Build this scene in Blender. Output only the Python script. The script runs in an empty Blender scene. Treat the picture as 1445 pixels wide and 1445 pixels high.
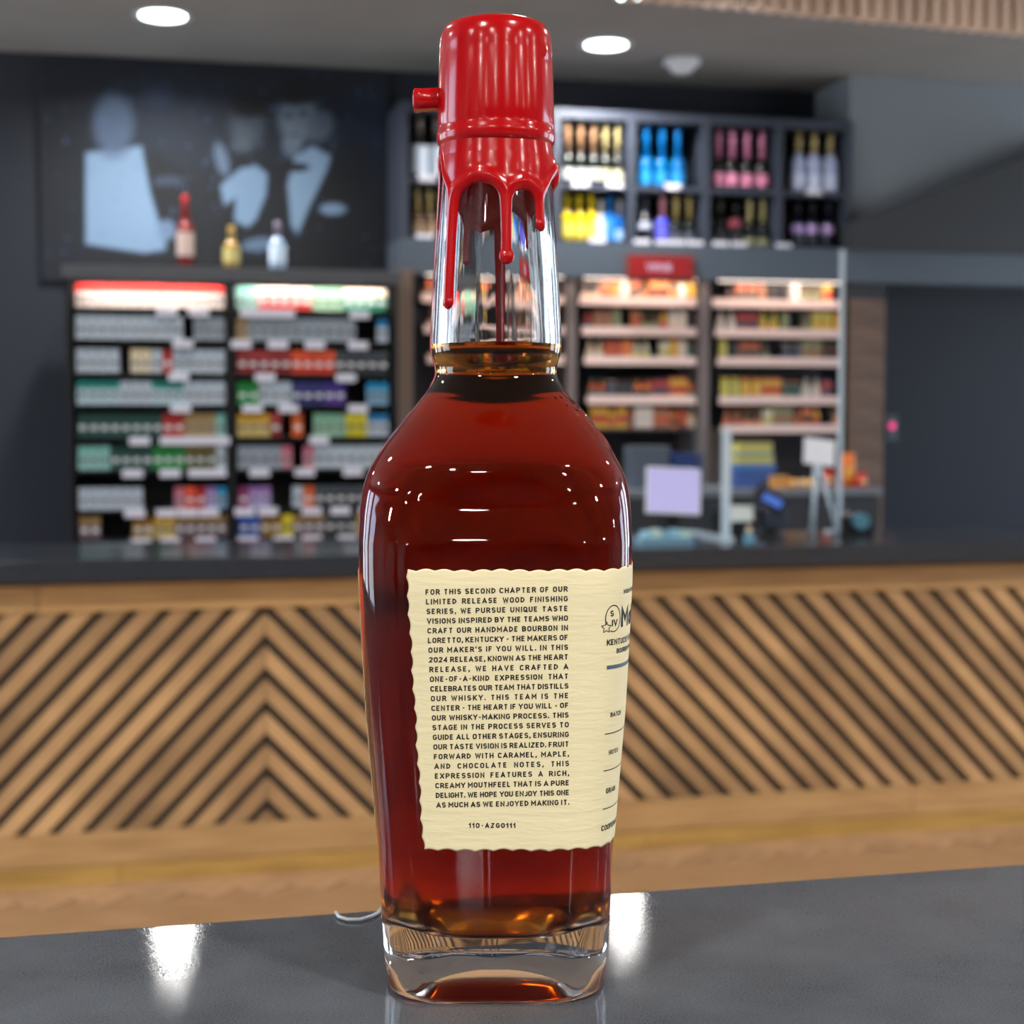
import bpy, bmesh, math, random
import numpy as np
from mathutils import Vector, Matrix

R = math.radians
random.seed(7)
rng = np.random.default_rng(3)
scn = bpy.context.scene
C = scn.collection

# ------------------------------------------------------------------ camera
FPX = 2200.0; EYE = 1.266; YAW = R(13.0); PITCH = R(3.45)
cam_d = bpy.data.cameras.new('camera'); cam = bpy.data.objects.new('camera', cam_d); C.objects.link(cam)
cam_d.sensor_width = 36.0; cam_d.lens = FPX / 1445.0 * 36.0
cam.location = (0, 0, EYE); cam.rotation_euler = (R(90) - PITCH, 0, -YAW)
cam_d.clip_start = 0.02; cam_d.clip_end = 60
cam_d.dof.use_dof = True; cam_d.dof.focus_distance = 0.447; cam_d.dof.aperture_fstop = (cam_d.lens / 1000) / 0.0031
scn.camera = cam

# ------------------------------------------------------------------ world, view, light settings
SKY_STRENGTH = 9.0
LAMP_W = 24.0
w = bpy.data.worlds.new('daylight'); scn.world = w; w.use_nodes = True
nt = w.node_tree; bg = nt.nodes['Background']
tc = nt.nodes.new('ShaderNodeTexCoord'); sp = nt.nodes.new('ShaderNodeSeparateXYZ'); rp = nt.nodes.new('ShaderNodeValToRGB')
nt.links.new(tc.outputs['Generated'], sp.inputs[0]); nt.links.new(sp.outputs['Z'], rp.inputs[0])
rp.color_ramp.elements[0].position = 0.0; rp.color_ramp.elements[0].color = (0.55, 0.62, 0.68, 1)
rp.color_ramp.elements[1].position = 0.6; rp.color_ramp.elements[1].color = (0.42, 0.62, 1.0, 1)
nt.links.new(rp.outputs[0], bg.inputs[0]); bg.inputs[1].default_value = SKY_STRENGTH
scn.view_settings.view_transform = 'Standard'; scn.view_settings.look = 'None'
scn.view_settings.exposure = 0.0; scn.view_settings.gamma = 1.0; scn.view_settings.use_curve_mapping = False
cy = scn.cycles
cy.use_denoising = True; cy.max_bounces = 16; cy.transmission_bounces = 16; cy.glossy_bounces = 6
cy.diffuse_bounces = 4; cy.transparent_max_bounces = 12; cy.sample_clamp_indirect = 8.0; cy.blur_glossy = 0.15

# ------------------------------------------------------------------ pixel <-> world helpers (measuring only)
Fv = Vector((math.sin(YAW) * math.cos(PITCH), math.cos(YAW) * math.cos(PITCH), -math.sin(PITCH)))
Rv = Vector((math.cos(YAW), -math.sin(YAW), 0)); Uv = Rv.cross(Fv)
EYEV = Vector((0, 0, EYE))
def ray(px, py): return Fv + Rv * ((px - 722.5) / FPX) - Uv * ((py - 722.5) / FPX)
def hy(px, py, y):
    d = ray(px, py); t = y / d.y; p = EYEV + d * t; return p.x, p.z
def hz(px, py, z):
    d = ray(px, py); t = (z - EYE) / d.z; p = EYEV + d * t; return p.x, p.y

# ------------------------------------------------------------------ materials
def lin(c):
    return tuple(((v / 255) / 12.92 if v / 255 <= .04045 else ((v / 255 + .055) / 1.055) ** 2.4) for v in c)
def mat(name, rgb, rough=.5, metal=0., spec=.5, noise=0., nscale=20., bump=0., bscale=200., coat=0., rgb2=None, stretch=(1, 1, 1), emit=None, estr=0., objinfo=0., alpha=None):
    m = bpy.data.materials.new(name); m.use_nodes = True; t = m.node_tree; b = t.nodes['Principled BSDF']
    c1 = lin(rgb) + (1,)
    b.inputs['Base Color'].default_value = c1; b.inputs['Roughness'].default_value = rough; b.inputs['Metallic'].default_value = metal
    b.inputs['Specular IOR Level'].default_value = spec; b.inputs['Coat Weight'].default_value = coat
    tcn = t.nodes.new('ShaderNodeTexCoord'); mp = t.nodes.new('ShaderNodeMapping'); mp.inputs['Scale'].default_value = stretch
    t.links.new(tcn.outputs['Object'], mp.inputs[0])
    out = None
    if rgb2 is not None or noise:
        n = t.nodes.new('ShaderNodeTexNoise'); n.inputs['Scale'].default_value = nscale; n.inputs['Detail'].default_value = 6
        t.links.new(mp.outputs[0], n.inputs['Vector'])
        r = t.nodes.new('ShaderNodeValToRGB'); r.color_ramp.elements[0].position = .35; r.color_ramp.elements[1].position = .65
        r.color_ramp.elements[0].color = c1
        r.color_ramp.elements[1].color = (lin(rgb2) + (1,)) if rgb2 else tuple(min(1, v * (1 + noise)) for v in c1[:3]) + (1,)
        t.links.new(n.outputs[0], r.inputs[0]); out = r.outputs[0]
    if objinfo:
        oi = t.nodes.new('ShaderNodeObjectInfo'); mx = t.nodes.new('ShaderNodeHueSaturation')
        mr = t.nodes.new('ShaderNodeMapRange'); mr.inputs['To Min'].default_value = 1 - objinfo; mr.inputs['To Max'].default_value = 1 + objinfo
        t.links.new(oi.outputs['Random'], mr.inputs[0]); t.links.new(mr.outputs[0], mx.inputs['Value'])
        if out is not None: t.links.new(out, mx.inputs['Color'])
        else: mx.inputs['Color'].default_value = c1
        out = mx.outputs[0]
    if out is not None: t.links.new(out, b.inputs['Base Color'])
    if bump:
        n = t.nodes.new('ShaderNodeTexNoise'); n.inputs['Scale'].default_value = bscale; n.inputs['Detail'].default_value = 3
        t.links.new(mp.outputs[0], n.inputs['Vector'])
        bp = t.nodes.new('ShaderNodeBump'); bp.inputs['Strength'].default_value = bump; bp.inputs['Distance'].default_value = .001
        t.links.new(n.outputs[0], bp.inputs['Height']); t.links.new(bp.outputs[0], b.inputs['Normal'])
    if emit is not None:
        b.inputs['Emission Color'].default_value = lin(emit) + (1,); b.inputs['Emission Strength'].default_value = estr
    return m
_mc = {}
def cm(rgb, rough=.45, **k):
    key = (tuple(rgb), rough, tuple(sorted(k.items())))
    if key not in _mc: _mc[key] = mat('paint_%d_%d_%d' % tuple(rgb), rgb, rough, **k)
    return _mc[key]

def glassmat(name, ior, rough=0., color=(1, 1, 1), bump=0., bscale=120.):
    m = bpy.data.materials.new(name); m.use_nodes = True; t = m.node_tree; t.nodes.clear()
    o = t.nodes.new('ShaderNodeOutputMaterial'); g = t.nodes.new('ShaderNodeBsdfGlass')
    g.inputs['IOR'].default_value = ior; g.inputs['Roughness'].default_value = rough; g.inputs['Color'].default_value = color + (1,)
    t.links.new(g.outputs[0], o.inputs['Surface'])
    if bump:
        tcn = t.nodes.new('ShaderNodeTexCoord'); n = t.nodes.new('ShaderNodeTexNoise'); n.inputs['Scale'].default_value = 1.0
        mp = t.nodes.new('ShaderNodeMapping'); mp.inputs['Scale'].default_value = (bscale, bscale, bscale * .16)
        t.links.new(tcn.outputs['Object'], mp.inputs[0]); t.links.new(mp.outputs[0], n.inputs['Vector'])
        bp = t.nodes.new('ShaderNodeBump'); bp.inputs['Strength'].default_value = bump; bp.inputs['Distance'].default_value = .002
        t.links.new(n.outputs[0], bp.inputs['Height']); t.links.new(bp.outputs[0], g.inputs['Normal'])
    return m
GLASS = glassmat('bottle_glass', 1.5)
CAVG = glassmat('cavity_glass', 1.5, bump=.10, bscale=150)
LIQS = glassmat('liquid_against_glass', 1.36 / 1.5, rough=.2)
LIQT = glassmat('liquid_top', 1.36)
for m_ in (LIQS, LIQT):
    t = m_.node_tree; va = t.nodes.new('ShaderNodeVolumeAbsorption'); va.inputs['Color'].default_value = (.918, .68, .06, 1); va.inputs['Density'].default_value = 185
    t.links.new(va.outputs[0], t.nodes['Material Output'].inputs['Volume'])

# ------------------------------------------------------------------ mesh helpers
def obj(name, me, parent=None, **props):
    o = bpy.data.objects.new(name, me); C.objects.link(o)
    if parent is not None: o.parent = parent
    for k, v in props.items(): o[k] = v
    return o
def mesh(name, vs, fs, mats, smooth=False, idx=None):
    me = bpy.data.meshes.new(name); me.from_pydata([tuple(v) for v in vs], [], [tuple(f) for f in fs]); me.update()
    for m in (mats if isinstance(mats, (list, tuple)) else [mats]): me.materials.append(m)
    if idx is not None: me.polygons.foreach_set('material_index', idx)
    if smooth: me.polygons.foreach_set('use_smooth', [True] * len(me.polygons))
    return me
class MB:
    def __init__(s): s.v = []; s.f = []; s.i = []
    def box(s, x0, x1, y0, y1, z0, z1, mi=0, M=None):
        b = len(s.v); vs = [(x, y, z) for z in (z0, z1) for y in (y0, y1) for x in (x0, x1)]
        if M is not None: vs = [tuple(M @ Vector(v)) for v in vs]
        s.v += vs
        s.f += [tuple(b + k for k in q) for q in ((0, 2, 3, 1), (4, 5, 7, 6), (0, 1, 5, 4), (2, 6, 7, 3), (0, 4, 6, 2), (1, 3, 7, 5))]; s.i += [mi] * 6
        return s
    def prism(s, pts, y0, y1, mi=0):         # polygon in x,z (ccw seen from -y), extruded in y
        b = len(s.v); n = len(pts)
        s.v += [(p[0], y0, p[1]) for p in pts] + [(p[0], y1, p[1]) for p in pts]
        s.f.append(tuple(range(b, b + n))); s.f.append(tuple(b + n + k for k in reversed(range(n))))
        for k in range(n): s.f.append((b + k, b + n + k, b + n + (k + 1) % n, b + (k + 1) % n))
        s.i += [mi] * (n + 2); return s
    def lathe(s, prof, n=16, mi=0, cx=0, cy=0, cap=True):
        b = len(s.v)
        for r, z in prof: s.v += [(cx + r * math.cos(2 * math.pi * k / n), cy + r * math.sin(2 * math.pi * k / n), z) for k in range(n)]
        for j in range(len(prof) - 1):
            for k in range(n):
                s.f.append((b + j * n + k, b + j * n + (k + 1) % n, b + (j + 1) * n + (k + 1) % n, b + (j + 1) * n + k)); s.i.append(mi)
        if cap:
            s.f.append(tuple(b + k for k in reversed(range(n)))); s.f.append(tuple(b + (len(prof) - 1) * n + k for k in range(n))); s.i += [mi] * 2
        return s
    def me(s, name, mats, smooth=False, bevel=0):
        m = mesh(name, s.v, s.f, mats, smooth, s.i)
        if bevel:
            bm = bmesh.new(); bm.from_mesh(m); bmesh.ops.bevel(bm, geom=list(bm.edges), offset=bevel, segments=2, profile=.7, affect='EDGES'); bm.to_mesh(m); bm.free()
        return m
def box_obj(name, x0, x1, y0, y1, z0, z1, m, parent=None, bevel=0, **p):
    """a box whose origin sits at its own base centre"""
    cx, cy_, cz = (x0 + x1) / 2, (y0 + y1) / 2, z0
    o = obj(name, MB().box(x0 - cx, x1 - cx, y0 - cy_, y1 - cy_, 0, z1 - z0).me(name, m, bevel=bevel), parent, **p)
    o.location = (cx, cy_, cz)
    return o
def root(name, loc, label, cat, group=None, rz=0):
    o = bpy.data.objects.new(name, None); C.objects.link(o); o.location = loc; o.rotation_euler = (0, 0, rz)
    o.empty_display_size = .05; o['label'] = label; o['category'] = cat
    if group: o['group'] = group
    return o
def tag(o, label, cat, group=None):
    o['label'] = label; o['category'] = cat
    if group: o['group'] = group
    return o
def tube(pts, r, n=8):
    vs = []; fs = []; P = [Vector(p) for p in pts]
    for i, p in enumerate(P):
        d = (P[min(i + 1, len(P) - 1)] - P[max(i - 1, 0)]).normalized(); a = d.cross(Vector((0, 0, 1)))
        if a.length < 1e-3: a = Vector((1, 0, 0))
        a.normalize(); b = d.cross(a)
        vs += [p + (a * math.cos(2 * math.pi * k / n) + b * math.sin(2 * math.pi * k / n)) * r for k in range(n)]
    for i in range(len(P) - 1):
        for k in range(n): fs.append((i * n + k, i * n + (k + 1) % n, (i + 1) * n + (k + 1) % n, (i + 1) * n + k))
    fs.append(tuple(reversed(range(n)))); fs.append(tuple((len(P) - 1) * n + k for k in range(n)))
    return vs, fs

# ================================================================== THE SETTING
CEIL = 2.79; YW = 6.9; YL = 6.1; YR = 6.5
X0, X1, YB = -3.6, 6.0, -5.0
M_ceil = mat('grey_ceiling_paint', (138, 136, 133), .9, noise=.1, nscale=3)
M_dark = mat('dark_navy_paint', (26, 31, 42), .7)
M_wall = mat('light_grey_paint', (128, 135, 142), .8)
M_char = mat('charcoal_paint', (44, 46, 50), .6)
M_floor = mat('oak_floor', (176, 136, 96), .45, rgb2=(150, 112, 76), nscale=6, stretch=(1, 8, 1))
obj('floor', MB().box(X0, X1, YB, YW + .2, -.1, 0).me('floor', M_floor), kind='structure')
obj('ceiling', MB().box(X0, X1, YB, YW + .2, CEIL, CEIL + .1).me('ceiling', M_ceil), kind='structure')
obj('wall_back', MB().box(X0, X1, YW, YW + .12, 0, CEIL).me('wall_back', M_dark), kind='structure')
# outer walls with tall window openings, behind and beside the camera
def window_wall(name, axis, c, a0, a1, n, z0, z1, wall_t=.15, mull=.35, solid=None):
    m = MB(); L = (a1 - a0); W = L / n
    def b(u0, u1, za, zb):
        if axis == 'x': m.box(c, c + wall_t, u0, u1, za, zb)
        else: m.box(u0, u1, c, c + wall_t, za, zb)
    b(a0, a1, 0, z0); b(a0, a1, z1, CEIL)
    if solid: b(solid[0], solid[1], z0, z1)
    for k in range(n + 1):
        u = a0 + k * W; b(max(a0, u - mull / 2), min(a1, u + mull / 2), z0, z1)
    obj(name, m.me(name, M_wall), kind='structure')
obj('wall_front', MB().box(X0, X1, YB - .15, YB, 0, CEIL).me('wall_front', M_char), kind='structure')
window_wall('wall_left', 'x', X0 - .15, YB, YW, 6, .5, 2.55, mull=.5, solid=(YB, 1.3))
window_wall('wall_right', 'x', X1, YB, YW, 6, .5, 2.55, mull=.7, solid=(YB, 1.3))

# grey wall piece above the wood panel at the right, and the dark soffit that cuts into it
xg0 = hy(1201, 300, YR)[0]
zf1 = hy(1050, 350, YR)[1]; zf0 = hy(1050, 397, YR)[1]          # the grey fascia
obj('wall_grey_upper', MB().box(xg0, X1, YR + .02, YW, zf1, CEIL).me('wall_grey_upper', M_wall), kind='structure')
pA = hy(1203, 313, YR - .1); pB = hy(1500, 200, YR - .1)
box = MB().prism([(pA[0], zf1), (pB[0], zf1), (pB[0], pB[1]), (pA[0], pA[1])], YR - .1, YR + .019)
obj('trim_1', box.me('dark_soffit', M_char), kind='structure')
M_fascia = mat('slate_grey_laminate', (76, 86, 98), .5)
xf0 = hy(562, 380, YR)[0]
obj('trim_2', MB().box(xf0, X1, YR - .06, YR + .3, zf0, zf1).me('fascia', M_fascia), kind='structure')
# dark wall under the fascia, with timber panel and doorway gap
zlow = 0
xw0, xw1 = hy(1197, 500, YR)[0], hy(1247, 500, YR)[0]
M_wood2 = mat('brown_timber_board', (120, 92, 74), .55, rgb2=(96, 74, 60), nscale=5, stretch=(1, 1, 14), objinfo=.12)
pw = obj('wall_timber', MB().box(xw0, xw1, YR, YR + .1, 0, zf0).me('wall_timber', M_char), kind='structure')
pm = MB().box(0, xw1 - xw0, -.012, 0, 0, .116).me('plank', M_wood2, bevel=.002)
zz = 0
while zz < zf0 - .11:
    o = obj('plank', pm, pw); o.location = (xw0, YR, zz + .002); zz += .12
obj('wall_right_recess', MB().box(xw1 + .02, X1, YR + .25, YR + .3, 0, zf0).me('wall_right_recess', M_dark), kind='structure')

# ---------------- ceiling downlights
M_lamp = mat('lamp_glow', (255, 255, 255), .5, emit=(235, 250, 255), estr=9)
M_trimw = mat('white_trim_ring', (215, 215, 215), .4)
def downlight(x, y, label, group=None, P=LAMP_W, q=1.0):
    r = root('ceiling_downlight', (x, y, CEIL), label, 'ceiling light', group)
    obj('trim_ring', MB().lathe([(.085 * q, -.001), (.105 * q, -.006), (.112 * q, -.001)], 24, cap=False).me('trim_ring', M_trimw, True), r)
    obj('lens', MB().lathe([(.085 * q, -.004), (.0851 * q, -.001)], 24).me('lens', M_lamp), r)
    l = bpy.data.lights.new('downlight_lamp', 'AREA'); l.shape = 'DISK'; l.size = .16 * q; l.energy = P; l.color = (1, .97, .92); l.spread = R(160)
    lo = bpy.data.objects.new('downlight_lamp', l); C.objects.link(lo); lo.location = (0, 0, -.02); lo.parent = r
pL = hz(230, 22, CEIL); pM = hz(855, 63, CEIL)
downlight(*pL, 'bright round recessed downlight at the upper left, above the dark poster')
downlight(*pM, 'bright round recessed downlight to the right of the red bottle cap')
dy = hz(245, 1330, 1.10); # lamps mirrored in the near worktop stand on the mirrored line
gg = 'downlights of the rows nearer the camera'
for (px, py, sd_) in ((245, 1327, 'left'), (882, 1290, 'right')):
    d = ray(px, py); d = Vector((d.x, d.y, -d.z)); p = hz(px, py, 1.10); t = (CEIL - 1.10) / d.z
    downlight(p[0] + d.x * t, p[1] + d.y * t, '%s recessed downlight mirrored in the near worktop' % sd_, gg, P=7, q=.5)
for ri_, yy in enumerate((2.5, -.7, -2.4, -4.0)):
    for ci_, xx in enumerate((-2.9, -1.1, .8, 2.7, 4.6)):
        downlight(xx, yy, '%s recessed downlight in the %s row towards the shop entrance' % (('leftmost', 'second', 'middle', 'fourth', 'rightmost')[ci_], ('first', 'second', 'third', 'fourth')[ri_]), 'downlights over the shop floor')
# a small second row over the serving side
for xx in (-2.2,):
    downlight(xx, pM[1] + (xx - pM[0]) * 0, 'round recessed downlight outside the row over the serving side', 'downlights above the back bar')
# detector
pd = hz(962, 84, CEIL)
r = root('smoke_detector', (pd[0], pd[1], CEIL), 'small white dome detector on the grey ceiling right of the downlight', 'smoke detector')
M_pl = mat('white_plastic', (225, 228, 232), .3)
obj('base', MB().lathe([(.075, 0), (.08, -.02), (.06, -.03)], 20).me('base', M_pl, True), r)
obj('dome', MB().lathe([(.055, -.028), (.05, -.045), (.03, -.06), (.01, -.064)], 20).me('dome', M_pl, True), r)

# ---------------- slatted raft hanging under the ceiling
zr = CEIL - .15
pr0 = hz(1100, 21, zr)
raft = root('slatted_bulkhead', (pr0[0], pr0[1], zr), 'pale wooden slatted bulkhead hanging from the ceiling at the upper right', 'ceiling panel', rz=R(5.5))
M_slatp = mat('pale_slat_wood', (226, 200, 178), .45, objinfo=.12, noise=.12, nscale=8)
sm = MB().box(-.0165, .0165, -.05, 0, 0, .15).me('slat', M_slatp, bevel=.003)
x = -.56
while x < 1.9:
    o = obj('slat', sm, raft); o.location = (x, 0, 0); x += .0575
obj('backing', MB().box(-.60, 1.95, .001, .02, .03, .15).me('backing', mat('dark_brown_backing', (34, 28, 26), .7)), raft)

# ---------------- herringbone floor pieces in the strip the photograph shows
fl = bpy.data.objects['floor']
M_pl1 = mat('oak_floor_plank', (186, 146, 108), .4, rgb2=(160, 122, 86), nscale=9, stretch=(1, 6, 1), objinfo=.14)
pk = MB().box(-.05, .05, -.25, .25, 0, .004).me('plank', M_pl1, bevel=.001)
u = .1 * math.sqrt(2)
for i in range(-16, 24):
    for j in range(0, 3):
        for s in (0, 1):
            # classic herringbone laid along x
            cx = i * u + j * 0 ; cy0 = 3.62 + j * .5 * math.sqrt(2) / 1
            if s == 0: x_, y_, a = cx, cy0, R(45)
            else: x_, y_, a = cx + .25 * math.sqrt(2) - .05 * math.sqrt(2) * 0, cy0 + .05 * math.sqrt(2), R(-45)
            if -1.4 < x_ < 2.9 and j < 2:
                o = obj('plank', pk, fl); o.location = (x_, y_, .001 * s + .0005 * ((i + j) % 2)); o.rotation_euler = (0, 0, a)

# ================================================================== BACK SERVING COUNTER
YC = 4.29
zt = hy(722, 778, YC - .05)[1]; zb_ = hy(722, 808, YC - .05)[1]
z_sl1 = hy(722, 848, YC)[1]; z_sl0 = hy(722, 1143, YC)[1]; z_rail0 = hy(722, 1186, YC)[1]
cx0, cx1 = -2.2, 4.4
M_top = mat('dark_stone_worktop', (46, 49, 54), .13, noise=.5, nscale=160, bump=.02)
wt = obj('counter_worktop', MB().box(cx0, cx1, YC - .05, YC + .52, zb_, zt).me('counter_worktop', M_top, bevel=.003))
tag(wt, 'dark grey stone worktop running along the wood-slatted serving counter', 'worktop')
cnt = root('serving_counter', (1.0, YC, 0), 'serving counter faced with chevron timber slats behind the bottle', 'counter')
ox = 1.0
M_oak = mat('oak_rail', (192, 152, 100), .5, rgb2=(170, 130, 82), nscale=4, stretch=(1, 1, 10), objinfo=.08)
M_oakd = mat('oak_kick', (186, 146, 76), .5, rgb2=(160, 122, 60), nscale=4, stretch=(1, 1, 10))
M_sl = mat('oak_slat', (192, 152, 104), .5, rgb2=(152, 118, 80), nscale=3, stretch=(1.2, 1, 1.2), objinfo=.2)
M_back = mat('slat_backing_board', (66, 58, 52), .8)
body = MB().box(cx0 - ox, cx1 - ox, .035, .5, 0.0, zb_ - .001).me('body', M_back); obj('body', body, cnt)
# rails in lengths
def rails(name, z0, z1, y0, lens, m):
    xx = cx0 - ox; i = 0
    while xx < cx1 - ox - .01:
        L = min(lens[i % len(lens)], cx1 - ox - xx); me = MB().box(xx + .001, xx + L - .001, y0, .034, z0, z1).me(name, m, bevel=.0015)
        obj(name, me, cnt); xx += L; i += 1
rails('top_rail', z_sl1, zb_ - .012, .012, [1.9, 1.3, 1.8], M_oak)
rails('bottom_rail', z_rail0, z_sl0, .012, [1.6, 1.7, 1.15], M_oak)
rails('kick_board', 0.003, z_rail0 - .002, .006, [2.1, 1.5, 1.3], M_oakd)
# slats: each its own clipped 45 degree board
def clip(poly, f):
    out = []
    for i in range(len(poly)):
        a, b = poly[i], poly[(i + 1) % len(poly)]; fa, fb = f(a), f(b)
        if fa >= 0: out.append(a)
        if fa * fb < 0:
            t = fa / (fa - fb); out.append((a[0] + t * (b[0] - a[0]), a[1] + t * (b[1] - a[1])))
    return out
apx = hy(376, 1000, YC)[0] - ox
pitch = .0915; wv = .056                       # vertical pitch and vertical slat width
n = -60
for side in (-1, 1):
    for k in range(-4, 60):
        top = hy(376, 848, YC)[1] + .012 - k * pitch + (0 if True else 0)
        # board band: |x-apx|*slope + z in [top-wv, top]
        sl = 1.05
        def slope_z(x, zt_): return zt_ - abs(x - apx) * sl
        pass
        xe = (cx0 - ox) if side < 0 else (cx1 - ox)
        xs = apx + side * .0015
        topk = z_sl1 + 45 * pitch - (k + 4) * pitch - .020
        poly = [(xs, topk - wv), (xe, slope_z(xe, topk - wv)), (xe, slope_z(xe, topk)), (xs, topk)]
        if side < 0: poly = poly[::-1]
        poly = clip(poly, lambda p: p[1] - (z_sl0 + .001)); poly = clip(poly, lambda p: (z_sl1 - .001) - p[1]) if poly else []
        if len(poly) >= 3:
            xs_ = [p[0] for p in poly]
            if max(xs_) - min(xs_) < .02: continue
            o = obj('slat', MB().prism(poly, .019, .034).me('slat', M_sl), cnt)

# ================================================================== POSTER ON THE BACK WALL
def poster():
    x0, x1 = hy(60, 200, YW - .03)[0], hy(545, 200, YW - .03)[0]
    z1 = hy(300, 96, YW - .03)[1]; z0 = hy(300, 395, YW - .03)[1]
    nx, nz = 240, 170
    px = np.zeros((nz, nx)); py = np.zeros((nz, nx))
    xs = np.linspace(x0, x1, nx); zs = np.linspace(z0, z1, nz)
    for j, z in enumerate(zs):
        for i, x in enumerate(xs):
            d = Vector((x, YW - .03, z)) - EYEV; c = d.dot(Fv); px[j, i] = 722.5 + FPX * d.dot(Rv) / c; py[j, i] = 722.5 - FPX * d.dot(Uv) / c
    col = np.zeros((nz, nx, 3)); base = np.array([10, 20, 34.]); col[:] = base
    def blend(mask, c):
        mask = np.clip(mask, 0, 1)[..., None]; col[:] = col * (1 - mask) + np.array(c, float) * mask
    def ell(cx, cy, rx, ry, c, a=1, soft=.25, rot=0):
        dx, dy_ = px - cx, py - cy; q = R(rot); X = dx * math.cos(q) + dy_ * math.sin(q); Y = -dx * math.sin(q) + dy_ * math.cos(q)
        d = np.sqrt((X / rx) ** 2 + (Y / ry) ** 2); blend(a * np.clip((1 + soft - d) / (2 * soft), 0, 1), c)
    def poly(pts, c, a=1, soft=3.0):
        n = len(pts); inside = np.zeros(px.shape, bool); dist = np.full(px.shape, 1e9)
        for i in range(n):
            xa_, ya = pts[i]; xb, yb = pts[(i + 1) % n]
            cond = ((ya > py) != (yb > py)); xi = (xb - xa_) * (py - ya) / ((yb - ya) if yb != ya else 1e-9) + xa_
            inside ^= cond & (px < xi)
            L = (xb - xa_) ** 2 + (yb - ya) ** 2; t = np.clip(((px - xa_) * (xb - xa_) + (py - ya) * (yb - ya)) / L, 0, 1)
            dist = np.minimum(dist, np.hypot(px - xa_ - t * (xb - xa_), py - ya - t * (yb - ya)))
        sd = np.where(inside, dist, -dist); blend(a * np.clip((sd + soft) / (2 * soft), 0, 1), c)
    ell(240, 175, 90, 55, (42, 56, 76), .7, .6); ell(520, 190, 45, 55, (40, 58, 84), .7, .6); ell(222, 135, 22, 16, (70, 84, 112), .6, .6)
    ell(350, 190, 80, 60, (40, 48, 60), .5, .6)
    for cx, lean in ((195, 0), (352, 0), (425, 0)): pass
    poly([(150, 250), (220, 215), (270, 250), (300, 385), (150, 385)], (8, 14, 24)); poly([(300, 250), (345, 222), (400, 235), (420, 385), (290, 385)], (8, 14, 24))
    poly([(385, 230), (430, 205), (500, 235), (535, 300), (530, 385), (380, 385)], (10, 18, 28))
    # dinner-jacketed figures, black and white, unnamed
    poly([(120, 215), (200, 205), (212, 270), (236, 352), (205, 358), (120, 345)], (168, 190, 212))
    ell(160, 175, 30, 45, (105, 118, 140)); ell(238, 255, 22, 8, (80, 92, 110), .8); ell(235, 325, 14, 16, (150, 170, 195), .9)
    ell(348, 178, 26, 34, (84, 90, 98)); ell(352, 150, 26, 16, (10, 14, 20)); ell(345, 188, 14, 12, (108, 114, 122), .7); ell(340, 206, 16, 10, (118, 124, 132), .6)
    ell(313, 225, 10, 26, (150, 166, 186), .8, rot=-15); poly([(310, 262), (330, 245), (352, 225), (378, 245), (376, 275), (362, 310), (350, 322), (330, 312), (332, 280), (316, 292)], (160, 182, 204))
    ell(420, 165, 29, 38, (140, 148, 156)); ell(418, 130, 32, 17, (10, 14, 20)); ell(407, 163, 7, 4, (70, 76, 84), .8); ell(428, 160, 7, 4, (74, 80, 88), .8); ell(452, 178, 19, 24, (120, 128, 138), .9, rot=20); ell(412, 205, 15, 18, (150, 160, 170), .8)
    ell(415, 191, 10, 3, (80, 84, 92), .7)
    poly([(415, 222), (440, 205), (468, 220), (462, 240), (438, 290), (420, 333), (410, 318), (405, 260)], (172, 194, 214)); ell(418, 236, 18, 6, (12, 18, 26)); ell(345, 231, 13, 5, (14, 20, 28))
    ell(470, 295, 20, 9, (168, 186, 208)); ell(365, 345, 26, 10, (150, 172, 196), .8, rot=-8)
    ell(500, 240, 26, 40, (6, 12, 22), .8, .5)
    r2 = np.random.default_rng(5)
    for _ in range(150):
        ell(r2.uniform(60, 545), r2.uniform(100, 375), 2.3, 2.3, (120, 150, 190), r2.uniform(.2, .8), .4)
    vs = [(xs[i], 0, zs[j]) for j in range(nz) for i in range(nx)]
    fs = [(j * nx + i, j * nx + i + 1, (j + 1) * nx + i + 1, (j + 1) * nx + i) for j in range(nz - 1) for i in range(nx - 1)]
    m = bpy.data.materials.new('poster_print'); m.use_nodes = True; t = m.node_tree; b = t.nodes['Principled BSDF']; b.inputs['Roughness'].default_value = .7
    a = t.nodes.new('ShaderNodeAttribute'); a.attribute_name = 'print'; t.links.new(a.outputs['Color'], b.inputs['Base Color'])
    r = root('wall_poster', ((x0 + x1) / 2, YW, z0), 'large black and white poster of people in dinner jackets above the left shelves', 'poster')
    me = mesh('print', [(v[0] - (x0 + x1) / 2, -.031, v[2] - z0) for v in vs], fs, m)
    ca = me.color_attributes.new('print', 'FLOAT_COLOR', 'POINT'); c8 = np.clip(col * np.array([.68, .74, .80]), 0, 255) / 255
    L = np.where(c8 <= .04045, c8 / 12.92, ((c8 + .055) / 1.055) ** 2.4)
    ca.data.foreach_set('color', np.concatenate([L.reshape(-1, 3), np.ones((nx * nz, 1))], 1).astype(np.float32).ravel())
    obj('print', me, r)
    obj('board', MB().box(-(x1 - x0) / 2 - .01, (x1 - x0) / 2 + .01, -.03, 0, -.01, z1 - z0 + .01).me('board', M_dark), r)
poster()

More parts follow.
